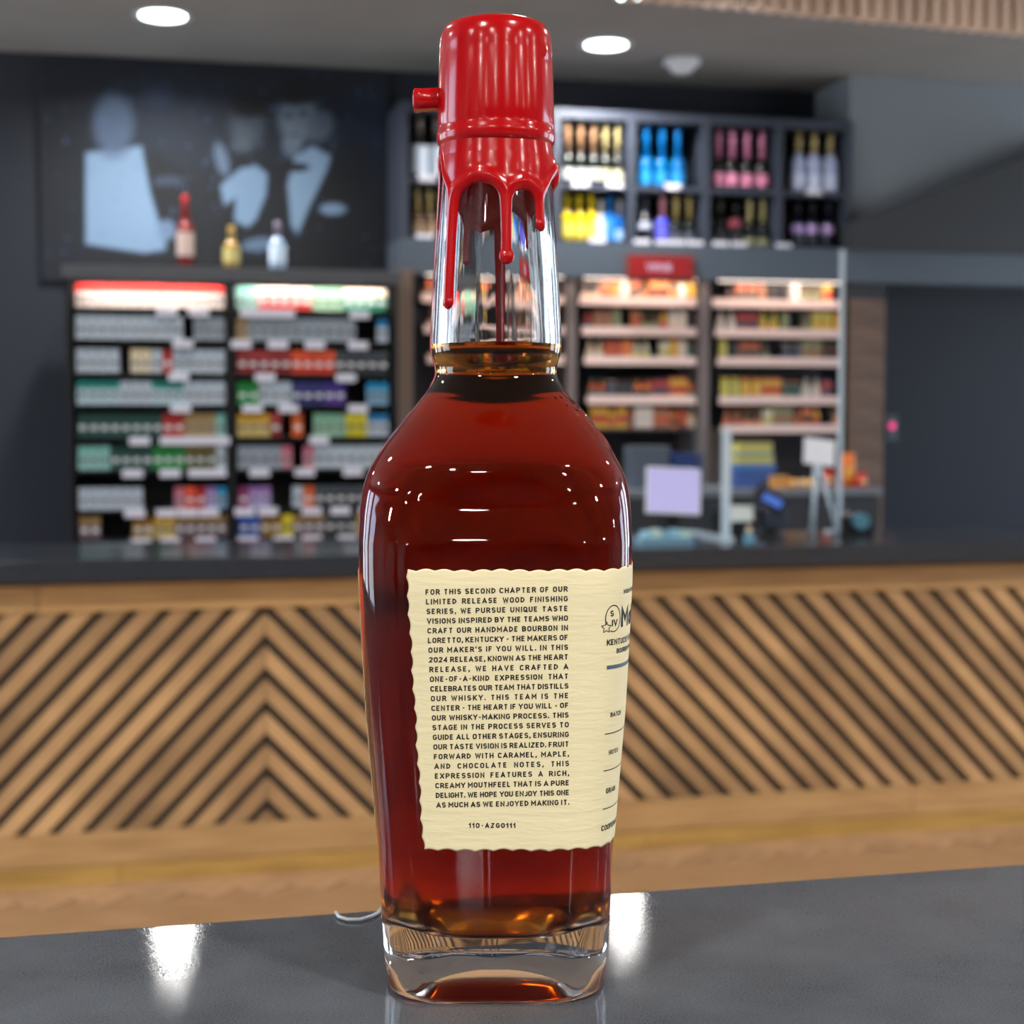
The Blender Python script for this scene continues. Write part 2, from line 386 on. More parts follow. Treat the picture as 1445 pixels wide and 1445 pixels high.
# ================================================================== LEFT RACK WITH PACKS
M_rack = mat('black_rack_metal', (22, 24, 28), .45)
M_ledge = mat('grey_ledge', (84, 86, 90), .5)
M_tag = mat('white_price_card', (226, 224, 235), .5)
BAY = [(103, 322), (330, 552)]
shelf_px = [437, 481, 527, 571, 616, 661, 716, 756]
def zpx(y, pl=YL, x=400): return hy(x, y, pl)[1]
rx0 = hy(97, 500, YL)[0]; rx1 = hy(558, 500, YL)[0]
zledge = zpx(379)
rk = root('pack_rack', ((rx0 + rx1) / 2, YL, 0), 'black shelving rack of small packs below the poster at the left', 'shelving')
rcx = (rx0 + rx1) / 2
obj('back_panel', MB().box(rx0 - rcx, rx1 - rcx, .25, .27, 0, zledge).me('back_panel', M_rack), rk)
obj('top_ledge', MB().box(rx0 - rcx - .02, rx1 - rcx + .02, -.01, .6, zledge - .035, zledge).me('top_ledge', M_ledge, bevel=.003), rk)
obj('ledge_lip', MB().box(rx0 - rcx - .02, rx1 - rcx + .02, -.018, -.0105, zledge - .052, zledge - .0005).me('ledge_lip', M_ledge), rk)
xd = hy(326, 500, YL)[0]
for xx in (rx0, xd, rx1): obj('side_panel', MB().box(xx - rcx - .010, xx - rcx + .010, 0, .25, 0, zledge - .036).me('side_panel', M_rack), rk)
M_strip = mat('shelf_lamp_glow', (255, 240, 230), .5, emit=(255, 236, 220), estr=2.5)
bayx = []
for a, b in BAY:
    bx0, bx1 = hy(a, 500, YL)[0] + .006, hy(b, 500, YL)[0] - .006; bayx.append((bx0, bx1))
    st = obj('light_strip', MB().box(bx0 - rcx + .02, bx1 - rcx - .02, .004, .02, zledge - .0405, zledge - .0365).me('light_strip', M_strip), rk, label='thin lit strip under the rack ledge')
    l = bpy.data.lights.new('strip_lamp', 'AREA'); l.shape = 'RECTANGLE'; l.size = bx1 - bx0 - .04; l.size_y = .02; l.energy = 2.2; l.color = (1, .86, .78)
    lo = bpy.data.objects.new('strip_lamp', l); C.objects.link(lo); lo.location = ((bx0 + bx1) / 2 - rcx, .004, zledge - .043); lo.rotation_euler = (R(30), 0, 0); lo.parent = rk
rowz = []
tags_at = {0: [(235, .9), (280, .9), (353, 1), (378, 1), (402, 1), (507, 1)], 1: [(258, 1), (340, 1), (392, 1), (444, 1), (505, 1)], 2: [(252, 1), (374, 1), (488, 1)],
           3: [(255, 1), (356, 1), (407, 1), (505, 1)], 4: [(197, 1), (240, 1), (265, 1), (290, 1), (310, 1), (450, 1)], 5: [(187, 1), (240, 1), (280, 1), (305, 1), (366, 1), (430, 1), (498, 1)],
           6: [(190, 1), (235, 1), (265, 1), (295, 1), (345, 1), (378, 1), (440, 1), (480, 1), (520, 1)], 7: [(200, 1), (240, 1), (290, 1), (350, 1), (400, 1), (440, 1), (490, 1), (530, 1)]}
tagme = MB().box(-.038, .038, -.004, 0, -.014, .016).me('price_tag', M_tag)
for i, y in enumerate(shelf_px):
    z = zpx(y); rowz.append(z)
    for (bx0, bx1) in bayx:
        obj('shelf', MB().box(bx0 - rcx - .003, bx1 - rcx + .003, 0, .25, z - .012, z).me('shelf', M_rack), rk)
    for (tx, _) in tags_at[i]:
        o = obj('price_tag', tagme, rk); o.location = (hy(tx, y, YL)[0] - rcx, -.003, z - .016)
# pack kinds:  name: (main colour, upper colour)
K = {
 'red and white': ((232, 222, 214), (205, 40, 34)), 'white': ((196, 205, 212), (176, 188, 198)), 'pale grey': ((160, 168, 176), (140, 150, 160)),
 'cream': ((232, 216, 186), (220, 200, 160)), 'tan': ((176, 150, 104), (150, 120, 80)), 'mint': ((150, 196, 186), (120, 180, 168)), 'teal and white': ((190, 212, 216), (30, 130, 118)),
 'dark green': ((30, 78, 68), (24, 60, 54)), 'red': ((188, 44, 40), (160, 34, 34)), 'bright green': ((24, 140, 62), (20, 120, 50)), 'olive': ((84, 86, 40), (110, 96, 50)),
 'dark red': ((138, 30, 34), (170, 60, 60)), 'orange red': ((216, 64, 34), (232, 90, 50)), 'charcoal': ((48, 54, 60), (70, 78, 84)), 'navy': ((38, 42, 104), (50, 52, 110)),
 'purple': ((86, 50, 140), (60, 48, 130)), 'cyan': ((130, 170, 196), (20, 140, 184)), 'yellow cream': ((214, 184, 110), (200, 150, 20)), 'orange': ((226, 100, 22), (200, 90, 30)),
 'yellow': ((214, 198, 30), (226, 206, 40)), 'pink': ((206, 140, 150), (190, 100, 120)), 'lilac': ((186, 170, 214), (150, 110, 170)), 'magenta': ((150, 50, 110), (120, 40, 90)),
 'blue': ((36, 78, 160), (40, 90, 180)), 'cream with red foot': ((190, 50, 44), (236, 214, 196)), 'cream with green foot': ((50, 140, 116), (236, 220, 196)), 'blue and white': ((190, 200, 210), (30, 120, 170)), 'pale green': ((150, 190, 160), (120, 170, 140)), 'brown gold': ((150, 116, 30), (120, 80, 20)), 'dusky': ((112, 92, 96), (150, 120, 70))}
packmesh = {}
def pack_me(k, w_, h):
    key = (k, round(w_, 4), round(h, 4))
    if key not in packmesh:
        a, b = K[k]; m = MB(); hz_ = h * .66
        m.box(-w_ / 2, w_ / 2, 0, .022, 0, hz_, 0); m.box(-w_ / 2, w_ / 2, -.0006, .0226, hz_ + .0006, h, 1); m.box(-w_ * .32, w_ * .32, -.0010, -.0002, h * .3, h * .5, 2)
        packmesh[key] = m.me('small_pack', [cm(a), cm(b), cm((215, 215, 215) if sum(a) < 420 else (90, 90, 96))])
    return packmesh[key]
rows_l = [  # 14 places, None = empty
 ['red and white'] * 14,
 ['white'] * 5 + ['white'] * 5 + [None] + ['pale grey'] * 3,
 ['white'] * 4 + [None] + ['cream'] * 2 + ['white', 'red'] + ['white'] * 5,
 ['teal and white'] * 4 + ['white'] * 3 + ['teal and white'] * 3 + ['white'] * 4,
 ['dark green'] * 8 + ['red'] * 2 + ['tan'] * 3 + ['mint'],
 ['mint'] * 3 + ['dark green'] * 4 + ['bright green'] * 3 + ['olive'] * 3 + ['white'],
 ['white'] * 6 + [None] * 3 + ['pink'] + ['orange red', 'red', 'lilac', 'cyan'],
 ['dusky'] * 2 + [None] * 3 + ['brown gold'] * 2 + ['yellow cream'] * 2 + ['dusky'] * 5]
rows_r = [
 ['mint'] * 2 + ['cream with red foot'] * 5 + ['pale green'] * 3 + ['cream with green foot'] * 4,
 ['tan'] + ['pale grey'] * 10 + [None] * 2 + ['blue and white'],
 ['dark red'] * 5 + ['orange red'] * 4 + ['charcoal'] * 5,
 ['bright green'] * 2 + ['white'] * 3 + ['navy'] * 3 + ['purple'] * 2 + [None] * 2 + ['cyan'] * 2,
 ['yellow cream'] * 3 + ['dark red', None, 'orange', None] + ['pale green'] * 3 + ['yellow'] * 2 + ['blue and white'] * 2,
 ['pale grey'] * 4 + ['pink', None] + ['pink'] + ['white'] * 7,
 ['magenta'] + ['lilac'] * 2 + [None] * 2 + ['white', 'orange'] + ['charcoal'] * 7,
 ['blue'] * 2 + ['brown gold'] * 2 + ['yellow'] * 1 + ['dusky'] * 3 + ['charcoal'] * 3 + ['yellow cream', 'lilac', 'pink']]
NUM = ['no', 'one', 'two', 'three', 'four', 'five', 'six', 'seven', 'eight', 'nine', 'ten', 'eleven', 'twelve', 'thirteen', 'fourteen']
OR2 = ['', 'leftmost', 'second', 'third', 'fourth', 'fifth', 'sixth', 'seventh', 'eighth', 'ninth', 'tenth', 'eleventh', 'twelfth', 'thirteenth', 'fourteenth']
def pos(k, n): return 'leftmost' if k == 1 else 'rightmost' if k == n else OR2[k] + ' from left'
ORD = ['top', 'second', 'third', 'fourth', 'fifth', 'sixth', 'seventh', 'lowest']
for bi, (rows, side) in enumerate(((rows_l, 'left'), (rows_r, 'right'))):
    bx0, bx1 = bayx[bi]; W = (bx1 - bx0 - .01) / 14
    for i, row in enumerate(rows):
        h = .088 if i < 6 else .082
        prev = None; runs = 0; seen = {}; tot_ = {k_: row.count(k_) for k_ in row}; no_ = {}
        for k, kind in enumerate(row):
            if kind is None: prev = None; continue
            if kind != prev: seen[kind] = seen.get(kind, 0) + 1
            prev = kind
            where = '' if seen[kind] == 1 else ', further right run'
            no_[kind] = no_.get(kind, 0) + 1
            lab = ('%s of %s %s packs, %s shelf, %s bay' % (pos(no_[kind], tot_[kind]), NUM[tot_[kind]], kind, ORD[i], side)) if tot_[kind] > 1 else 'only %s pack on the %s shelf, %s rack bay' % (kind, ORD[i], side)
            o = obj('small_pack', pack_me(kind, W - .003, h)); o.location = (bx0 + .005 + W * (k + .5) + random.uniform(-.0006, .0006), YL + (.04 if i == 0 else .008) + random.uniform(0, .004), rowz[i] + .0002)
            tag(o, lab, 'pack', '%s packs, %s shelf, %s bay' % (kind, ORD[i], side))
# bottles standing on the ledge in front of the poster
def bottle_parts(r, H, rad, body, foil, lab, neck=.33, n=14, labh=(.18, .5), dull=False):
    nz_ = H * (1 - neck)
    gm = cm(body, .12)
    obj('glass_body', MB().lathe([(rad * .9, 0), (rad, .006), (rad, nz_ * .78), (rad * .9, nz_ * .86), (rad * .5, nz_ * .98), (rad * .36, nz_ * 1.06), (rad * .34, H * .97), (rad * .3, H)], n).me('glass_body', gm, True), r)
    if foil: obj('foil', MB().lathe([(rad * .42, nz_ * 1.03), (rad * .38, H * .9), (rad * .40, H * .99), (rad * .3, H * 1.002)], n).me('foil', cm(foil, .3, metal=.3), True), r)
    if lab: obj('label', MB().lathe([(rad * 1.012, H * labh[0]), (rad * 1.012, H * labh[1])], n, cap=False).me('label', cm(lab, .5)), r)
_proto = {}
def shop_bottle(name, x, y, z, label, cat, group, key):
    if key not in _proto:
        r = root(name, (x, y, z), label, cat, group); bottle_parts(r, *key); _proto[key] = r; return r
    p = _proto[key]; r = p.copy(); C.objects.link(r); r.location = (x, y, z); r['label'] = label; r['category'] = cat
    if group: r['group'] = group
    elif 'group' in r: del r['group']
    for ch in p.children:
        c = ch.copy(); C.objects.link(c); c.parent = r
    return r
yl = YL + .14
for px_, hpx, b_, f_, l_, txt in ((262, 102, (110, 20, 24), (150, 20, 28), (196, 170, 160), 'dark red bottle with red top standing on the rack ledge'),
                            (327, 62, (150, 120, 60), (170, 140, 70), (190, 176, 110), 'gold-coloured bottle standing in the middle of the rack ledge'),
                            (392, 70, (150, 170, 196), (120, 110, 130), (190, 208, 226), 'pale silver-blue bottle at the right on the rack ledge')):
    x_, _ = hy(px_, 375, yl)
    shop_bottle('spirit_bottle', x_, yl, zledge, txt, 'bottle', None, (hpx / 355., .033, b_, f_, l_))

# ================================================================== RIGHT CUBBY UNIT WITH BOTTLES
posts = [570, 678, 785, 891, 996, 1099, 1197]
zc_top = hy(900, 158, YR)[1]; zc_top2 = hy(900, 171, YR)[1]; zc_m1 = hy(950, 263, YR)[1]; zc_m0 = hy(950, 271, YR)[1]; zc_b = hy(950, 349, YR)[1]
px_x = [hy(p, 260, YR)[0] for p in posts]
M_frame = mat('slate_shelf_frame', (54, 60, 74), .5)
cb = root('bottle_cubby_unit', (px_x[3], YR, zf1), 'open wall unit of dark cubbies filled with bottles behind the cap', 'shelving')
ccx = px_x[3]
obj('back_board', MB().box(px_x[0] - ccx, px_x[-1] - ccx, .34, .36, .001, zc_top - zf1).me('back_board', M_rack), cb)
for z0_, z1_ in ((zc_top2, zc_top), (zc_m0, zc_m1), (zf1 + .001, max(zc_b, zf1 + .014))):
    obj('shelf', MB().box(px_x[0] - ccx + .0005, px_x[-1] - ccx - .0005, 0, .34, z0_ - zf1, z1_ - zf1).me('shelf', M_frame), cb)
for xx in px_x:
    obj('divider', MB().box(xx - ccx - .018, xx - ccx + .018, -.006, .34, .0, zc_top - zf1 + .0).me('divider', M_frame), cb)
zb2 = max(zc_b, zf1 + .014)
yb = YR + .045
def X(px_, py_=260, y=yb): return hy(px_, py_, y)[0]
CH = 'cubby bottles'
def put(px_, low, label, key, name='sparkling_wine_bottle', group=None, dy_=0):
    return shop_bottle(name, X(px_), yb + dy_, (zb2 if low else zc_m1) + .0005, label, 'bottle', group, key)
DK = (16, 22, 20)
for i_, p in enumerate((592, 616, 640)): put(p, 0, pos(i_ + 1, 3) + ' ' + 'dark bottle with white label in the leftmost upper cubby', (.27, .036, DK, (90, 84, 80), (196, 206, 222), .38, 14, (.05, .5)), group='white label bottles, leftmost upper cubby')
for i_, p in enumerate((801, 819, 837)): put(p, 0, pos(i_ + 1, 3) + ' ' + 'copper foil necked bottle in the upper cubby right of the cap', (.26, .0265, DK, (188, 146, 110), (190, 190, 190), .5, 14, (.08, .25)), group='copper foil bottles')
for i_, p in enumerate((854, 871)): put(p, 0, pos(i_ + 1, 2) + ' ' + 'dark bottle with pale gold foil neck right of the copper foil bottles', (.26, .0265, DK, (206, 192, 138), (180, 176, 150), .5, 14, (.08, .25)), group='pale gold foil bottles')
for i_, p in enumerate((912, 934, 956)): put(p, 0, pos(i_ + 1, 3) + ' ' + 'bright blue bottle in the upper cubby above the red sign', (.262, .032, (0, 96, 160), (0, 120, 200), (10, 130, 200), .5, 14, (.05, .25)), group='bright blue bottles')
for i_, p in enumerate((1013, 1033, 1054, 1075)): put(p, 0, pos(i_ + 1, 4) + ' ' + 'dark bottle with pink foil neck and pink label in the upper cubby', (.262, .031, DK, (206, 130, 165), (214, 130, 165), .5, 14, (.06, .26)), group='pink foil bottles')
for i_, p in enumerate((1126, 1148, 1171)): put(p, 0, pos(i_ + 1, 3) + ' ' + 'white-lilac bottle with gold foil in the rightmost upper cubby', (.262, .034, (170, 180, 214), (176, 158, 104), (200, 208, 232), .36, 14, (.06, .3)), group='white lilac bottles')
for i_, p in enumerate((589, 606, 623)): put(p, 1, pos(i_ + 1, 3) + ' ' + 'bottle with gold foil top in the leftmost lower cubby', (.2, .025, (90, 70, 50), (180, 158, 104), (150, 120, 90), .5, 14, (.05, .3)), group='gold top bottles, leftmost lower cubby')
for i_, p in enumerate((800, 817, 834)): put(p, 1, pos(i_ + 1, 3) + ' ' + 'shiny yellow bottle in the lower cubby right of the cap', (.2, .025, (206, 180, 20), (226, 200, 20), (220, 206, 90), .36, 14, (.1, .4)), group='shiny yellow bottles')
put(848, 1, 'clear bottle with silver-white label beside the shiny yellow bottles', (.18, .023, (150, 160, 170), (190, 190, 190), (196, 202, 214), .36, 14, (.05, .5)))
put(861, 1, 'blue bottle in the lower cubby beside the clear bottle', (.2, .023, (0, 100, 190), (20, 120, 200), (40, 130, 210), .36, 14, (.05, .5)))
put(874, 1, 'small blue bottle with white foil at the end of its cubby', (.18, .018, (20, 90, 170), (220, 220, 220), (150, 190, 230), .36, 14, (.05, .3)))
put(910, 1, 'dark bottle with a white medallion in the cubby above the red sign', (.2, .031, (20, 24, 34), (60, 66, 80), (190, 196, 214), .36, 14, (.3, .45)), name='spirit_bottle')
put(935, 1, 'pink and violet bottle in the cubby above the red sign', (.205, .031, (60, 60, 190), (196, 130, 140), (90, 90, 210), .46, 14, (.1, .4)))
for i_, p in enumerate((954, 973)): put(p, 1, pos(i_ + 1, 2) + ' ' + 'dark bottle with gold foil neck right of the pink and violet bottle', (.205, .031, DK, (190, 168, 104), (70, 76, 90), .5, 14, (.05, .25)), group='gold foil bottles, fourth lower cubby')
put(1016, 1, 'black bottle at the left in the lower cubby under the pink bottles', (.2, .03, (14, 18, 22), (50, 46, 30), (24, 26, 28), .4, 14, (.05, .3)), name='spirit_bottle')
put(1038, 1, 'dark bottle with dull red medallion under the pink foil bottles', (.19, .029, (16, 14, 18), (26, 22, 26), (120, 40, 54), .36, 14, (.4, .6)), name='spirit_bottle')
for i_, p in enumerate((1058, 1077)): put(p, 1, pos(i_ + 1, 2) + ' ' + 'dark bottle with tall pale gold foil in the lower cubby', (.205, .027, DK, (196, 184, 130), (140, 136, 100), .5, 14, (.02, .15)), group='pale gold bottles, fifth lower cubby')
for i_, p in enumerate((1126, 1147, 1169)): put(p, 1, pos(i_ + 1, 3) + ' ' + 'dark blue bottle with small lilac label in the rightmost lower cubby', (.2, .031, (18, 22, 44), (14, 16, 30), (180, 150, 205), .36, 14, (.3, .48)), group='lilac label bottles')
tg = MB().box(-.036, .036, -.004, 0, -.012, .014).me('price_tag', M_tag)
for p, low in ((818, 0), (866, 0), (948, 0), (1147, 0), (602, 0), (598, 1), (842, 1), (905, 1), (935, 1), (955, 1), (980, 1), (1016, 1), (1042, 1), (1105, 1)):
    o = obj('price_tag', tg, cb); o.location = (hy(p, 260, YR)[0] - ccx, -.012, (zb2 if low else zc_m1) - zf1 - .004)

# red sign on the fascia
def text_mesh(s, size=1.0, offset=0.0, spacing=1.0):
    cu = bpy.data.curves.new('t', 'FONT'); cu.body = s; cu.size = size; cu.offset = offset; cu.space_character = spacing; cu.resolution_u = 3
    o = bpy.data.objects.new('t', cu); C.objects.link(o); dg = bpy.context.evaluated_depsgraph_get(); ev = o.evaluated_get(dg)
    me = bpy.data.meshes.new_from_object(ev); v = np.array([tuple(q.co) for q in me.vertices]).reshape(-1, 3); f = [tuple(p.vertices) for p in me.polygons]
    bpy.data.meshes.remove(me); bpy.data.objects.remove(o); bpy.data.curves.remove(cu); return v, f
sx0, sz1 = hy(885, 358, YR - .08); sx1, sz0 = hy(980, 396, YR - .08)
sg = root('red_sign', ((sx0 + sx1) / 2, YR - .06, sz0), 'small red sign with pale lettering on the grey fascia', 'sign')
W2 = (sx1 - sx0) / 2
obj('frame', MB().box(-W2, W2, -.018, -.001, 0, sz1 - sz0).me('frame', mat('sign_frame', (120, 52, 44), .4), bevel=.002), sg)
obj('panel', MB().box(-W2 + .012, W2 - .012, -.021, -.018, .012, sz1 - sz0 - .012).me('panel', mat('sign_red', (150, 24, 30), .4)), sg)
v, f = text_mesh('WINE', 1, .015); v[:, 0] -= v[:, 0].mean(); sc = .115 / (v[:, 0].max() - v[:, 0].min()); H_ = (sz1 - sz0) / 2
obj('lettering', mesh('lettering', [(a * sc, -.0215, H_ - .35 * sc + b * sc) for a, b, c in v], f, mat('sign_lettering', (214, 190, 220), .5)), sg)

# ================================================================== LIT SHELVES (SMALL GOODS) UNDER THE FASCIA
M_peg = mat('dark_bay_back', (58, 54, 56), .7)
M_shl = mat('pink_white_shelf_lip', (226, 196, 186), .5)
M_post = mat('pinkish_grey_post', (110, 98, 96), .5)
gb = [(590, 800), (812, 986), (1000, 1192)]
gy = [425, 467, 508, 563, 604]
gz = [hy(950, y, YR)[1] for y in gy]
gx0, gx1 = hy(590, 500, YR)[0], hy(1196, 500, YR)[0]
gd = root('goods_bay', ((gx0 + gx1) / 2, YR, 0), 'lit bays of narrow shelves with small goods right of the bottle', 'shelving')
gcx = (gx0 + gx1) / 2
obj('back_panel', MB().box(gx0 - gcx - .02, gx1 - gcx, .3, .32, 0, zf0 - .001).me('back_panel', M_peg), gd)
M_led = mat('pillar_pale_wood', (128, 108, 94), .5)
for p, wd in ((806, .02), (993, .022)):
    xx = hy(p, 500, YR)[0] - gcx; obj('post', MB().box(xx - wd, xx + wd, -.01, .3, 0, zf0 - .001).me('post', M_post), gd)
prods = [(226, 190, 150), (200, 90, 50), (222, 170, 60), (90, 60, 46), (228, 208, 190), (60, 90, 80), (190, 60, 50), (134, 136, 96), (214, 200, 190), (236, 130, 60), (70, 74, 90), (160, 110, 80), (200, 190, 90), (50, 44, 46)]
CN = ['sand', 'rust', 'amber', 'brown', 'cream', 'dark teal', 'red', 'moss green', 'pale', 'orange', 'slate', 'tan', 'straw', 'black']
# lamp under the fascia
for (a, b) in gb:
    bx0, bx1 = hy(a, 500, YR)[0] - gcx, hy(b, 500, YR)[0] - gcx
    obj('light_strip', MB().box(bx0 + .03, bx1 - .03, -.045, -.03, zf0 - .005, zf0 - .001).me('light_strip', M_strip), gd)
    l = bpy.data.lights.new('strip_lamp', 'AREA'); l.shape = 'RECTANGLE'; l.size = bx1 - bx0 - .06; l.size_y = .02; l.energy = 1.1; l.color = (1, .84, .74)
    lo = bpy.data.objects.new('strip_lamp', l); C.objects.link(lo); lo.location = ((bx0 + bx1) / 2, -.038, zf0 - .007); lo.rotation_euler = (R(16), 0, 0); lo.parent = gd
mini = {}
def mini_me(kind, ci, w_, h):
    key = (kind, ci)
    if key not in mini:
        c = cm(prods[ci]); c2 = cm(prods[(ci + 4) % 14]); m = MB()
        if kind == 'miniature_bottle':
            r_ = .018; m.lathe([(r_ * .9, 0), (r_, .003), (r_, h * .55), (r_ * .5, h * .72), (r_ * .38, h * .78), (r_ * .38, h * .86)], 10, 0); m.lathe([(r_ * .45, h * .86), (r_ * .45, h)], 10, 1); m.lathe([(r_ * 1.02, h * .15), (r_ * 1.02, h * .45)], 10, 1, cap=False)
        elif kind == 'snack_box':
            m.box(-.021, .021, -.012, .012, 0, h * .92, 0); m.box(-.0205, .0205, -.0126, -.0121, h * .25, h * .6, 1); m.box(-.0215, .0215, -.0125, .0125, h * .92, h, 1)
        else:
            m.box(-.0225, .0225, -.004, .004, 0, .006, 1)
            m.lathe([(.012, .006), (.02, .02), (.021, h * .5), (.019, h * .85), (.011, h * .95)], 8, 0); m.box(-.0225, .0225, -.004, .004, h * .95, h, 1)
        mini[key] = m.me(kind, [c, c2], False)
    return mini[key]
order_b = ['behind the neck', 'beside the neck', 'nearest the timber']
cnts = {}
for bi, (a, b) in enumerate(gb):
    bx0, bx1 = hy(a, 500, YR)[0] + .015, hy(b, 500, YR)[0] - .015
    for ri, z in enumerate(gz):
        if ri == 4 and bi < 2: zz_ = z
        obj('shelf', MB().box(bx0 - gcx, bx1 - gcx, .0, .3, z - .01, z).me('shelf', M_peg), gd)
        if not (ri == 4 and bi == 1): obj('shelf_lip', MB().box(bx0 - gcx, bx1 - gcx, -.008, -.0005, z - .022, z + .014).me('shelf_lip', M_shl), gd)
        nn = 12 if bi else 3; W = (bx1 - bx0) / 12
        bx0 += .012; k = 0; ci = rng.integers(14); kind = 'snack_box'
        left = 0
        while k < nn:
            if left == 0:
                seen_run = True
                ci = int(rng.integers(14)); kind = ['miniature_bottle', 'snack_box', 'snack_pouch'][int(rng.integers(3))]; left = int(rng.integers(1, 3))
            left -= 1
            if rng.random() < .06: k += 1; continue
            h = .085 if ri < 3 else .11
            o = obj(kind, mini_me(kind, ci, W, .078 + .02 * ((ci * 7) % 5) / 5))
            o.location = (bx0 + W * (k + .5), YR + .03, z + .0003)
            nm = {'miniature_bottle': 'miniature bottle', 'snack_box': 'small box', 'snack_pouch': 'snack pouch'}[kind]
            lab = '%s %s, %s place on the %s lit shelf %s' % (CN[ci], nm, OR2[k + 1], ORD[ri] if ri < 4 else 'fifth', order_b[bi])
            tag(o, lab, {'miniature_bottle': 'bottle', 'snack_box': 'box', 'snack_pouch': 'snack'}[kind], '%s goods on lit shelf %d %s' % (nm, ri + 1, order_b[bi])); k += 1
# pillar between rack and bays
xp0, xp1 = hy(560, 500, YR - .25)[0], hy(583, 500, YR - .25)[0]
obj('wall_pillar', MB().box(xp0, xp1, YR - .25, YR + .2, 0, zf0 - .002).me('wall_pillar', M_led), kind='structure')

# ---------------- low back bar below the lit bays
zbb = hy(1180, 689, 6.0)[1]
bb0, bb1 = hy(600, 689, 6.0)[0], hy(1243, 689, 6.0)[0]
M_bbt = mat('light_grey_worktop', (120, 124, 130), .35)
bbx = (bb0 + bb1) / 2
bk = root('back_bar_cabinet', (bbx, 6.2, 0), 'low dark cabinet with grey top under the lit shelves', 'cabinet')
obj('body', MB().box(bb0 - bbx, bb1 - bbx, -.18, .28, 0, zbb - .03).me('body', M_char), bk)
obj('worktop', MB().box(bb0 - bbx - .01, bb1 - bbx + .01, -.2, .28, zbb - .03, zbb).me('worktop', M_bbt, bevel=.003), bk)
nd = 6; Wd = (bb1 - bb0) / nd
for k in range(nd):
    d = obj('door', MB().box(bb0 - bbx + k * Wd + .004, bb0 - bbx + (k + 1) * Wd - .004, -.198, -.181, .08, zbb - .04).me('door', M_char, bevel=.001), bk)
    obj('handle', MB().box(bb0 - bbx + k * Wd + .05, bb0 - bbx + k * Wd + .16, -.212, -.199, zbb - .075, zbb - .065).me('handle', M_fascia), d)
def gx(px_, py_, y): return hy(px_, py_, y)[0]
def crate(name, px0, px1, py0, y, z0, m, label, cat, dep=.12, lidm=None, group=None):
    x0_, zt_ = hy(px0, py0, y); x1_ = hy(px1, py0, y)[0]; c = (x0_ + x1_) / 2; W_ = (x1_ - x0_) / 2
    r = root(name, (c, y + dep / 2, z0), label, cat, group); h = zt_ - z0
    obj('body', MB().box(-W_, W_, -dep / 2, dep / 2, 0, h * .8).me('body', m, bevel=.002), r)
    obj('lid', MB().box(-W_ * 1.02, W_ * 1.02, -dep / 2 - .002, dep / 2 + .002, h * .8, h).me('lid', lidm or m, bevel=.002), r)
    return r
def xz(px_, y, z):      # x at pixel column for plane y
    return hy(px_, 700, y)[0]
Y2 = 6.08
crate('display_box', 1041, 1094, 655, Y2, zbb, cm((60, 90, 150)), 'blue display box at the foot of the yellow stack', 'box', lidm=cm((70, 120, 190)))
crate('display_box', 1040, 1092, 640, Y2 + .004, zbb + hy(1060, 655, Y2)[1] - zbb, cm((196, 186, 90)), 'yellow display box with a blue lid above the blue box', 'box', lidm=cm((20, 120, 180)), dep=.11)
crate('display_box', 1042, 1090, 624, Y2 + .006, hy(1060, 640, Y2 + .004)[1], cm((200, 190, 100)), 'pale yellow display box topmost of its stack', 'box', dep=.1, lidm=cm((150, 146, 90)))
crate('storage_box', 893, 945, 630, Y2 + .02, zbb, cm((84, 92, 104)), 'plain grey storage box standing at the left on the back bar', 'box')
crate('storage_box', 950, 993, 640, Y2 + .01, zbb, cm((26, 54, 110)), 'dark blue box beside the grey storage box', 'box', dep=.1)
crate('cardboard_box', 1089, 1112, 672, Y2 - .03, zbb, cm((214, 150, 70)), 'small ochre cardboard box right of the yellow stack', 'box', dep=.08)
# snack bags on the right
def bag(px_, wpx, top, y, m1, label, m2=None):
    x_, zt_ = hy(px_, top, y); h = zt_ - zbb; W_ = wpx / FPX * 6.2 / 2
    r = root('snack_bag', (x_, y, zbb), label, 'snack'); vs = []; fs = []
    N = 10
    for j, (t, wf, df) in enumerate(((0, 1, .1), (.05, 1, .5), (.25, 1.02, 1), (.55, .98, 1), (.85, .98, .6), (.94, 1, .12), (1, 1, .1))):
        for k in range(N):
            a_ = 2 * math.pi * k / N; cx_ = math.copysign(abs(math.cos(a_)) ** .6, math.cos(a_)); vs.append((W_ * wf * cx_, .025 * df * math.sin(a_), h * t))
    for j in range(6):
        for k in range(N): fs.append((j * N + k, j * N + (k + 1) % N, (j + 1) * N + (k + 1) % N, (j + 1) * N + k))
    fs += [tuple(reversed(range(N))), tuple(6 * N + k for k in range(N))]
    obj('pouch', mesh('pouch', vs, fs, m1, True), r)
    obj('print_panel', MB().box(-W_ * .6, W_ * .6, -.028, -.0255, h * .3, h * .6).me('print_panel', m2 or cm((230, 200, 150))), r)
bag(1168, 16, 664, 6.08, cm((196, 50, 30)), 'red snack bag left of the orange one on the back bar')
bag(1194, 28, 640, 6.1, cm((236, 120, 20)), 'tall orange snack bag on the back bar', cm((240, 170, 60)))
bag(1215, 17, 668, 6.08, cm((214, 40, 30)), 'small bright red snack bag rightmost on the back bar')
for px_, c in ((1118, (226, 160, 80)), (1133, (214, 170, 120)), (1147, (228, 180, 90))):
    bag(px_, 13, 676, 6.06, cm(c), {1118: 'little amber snack bag nearest the ochre cardboard box', 1133: 'little beige snack bag in the low row behind the sign stand', 1147: 'little yellow snack bag next to the red snack bag'}[px_])

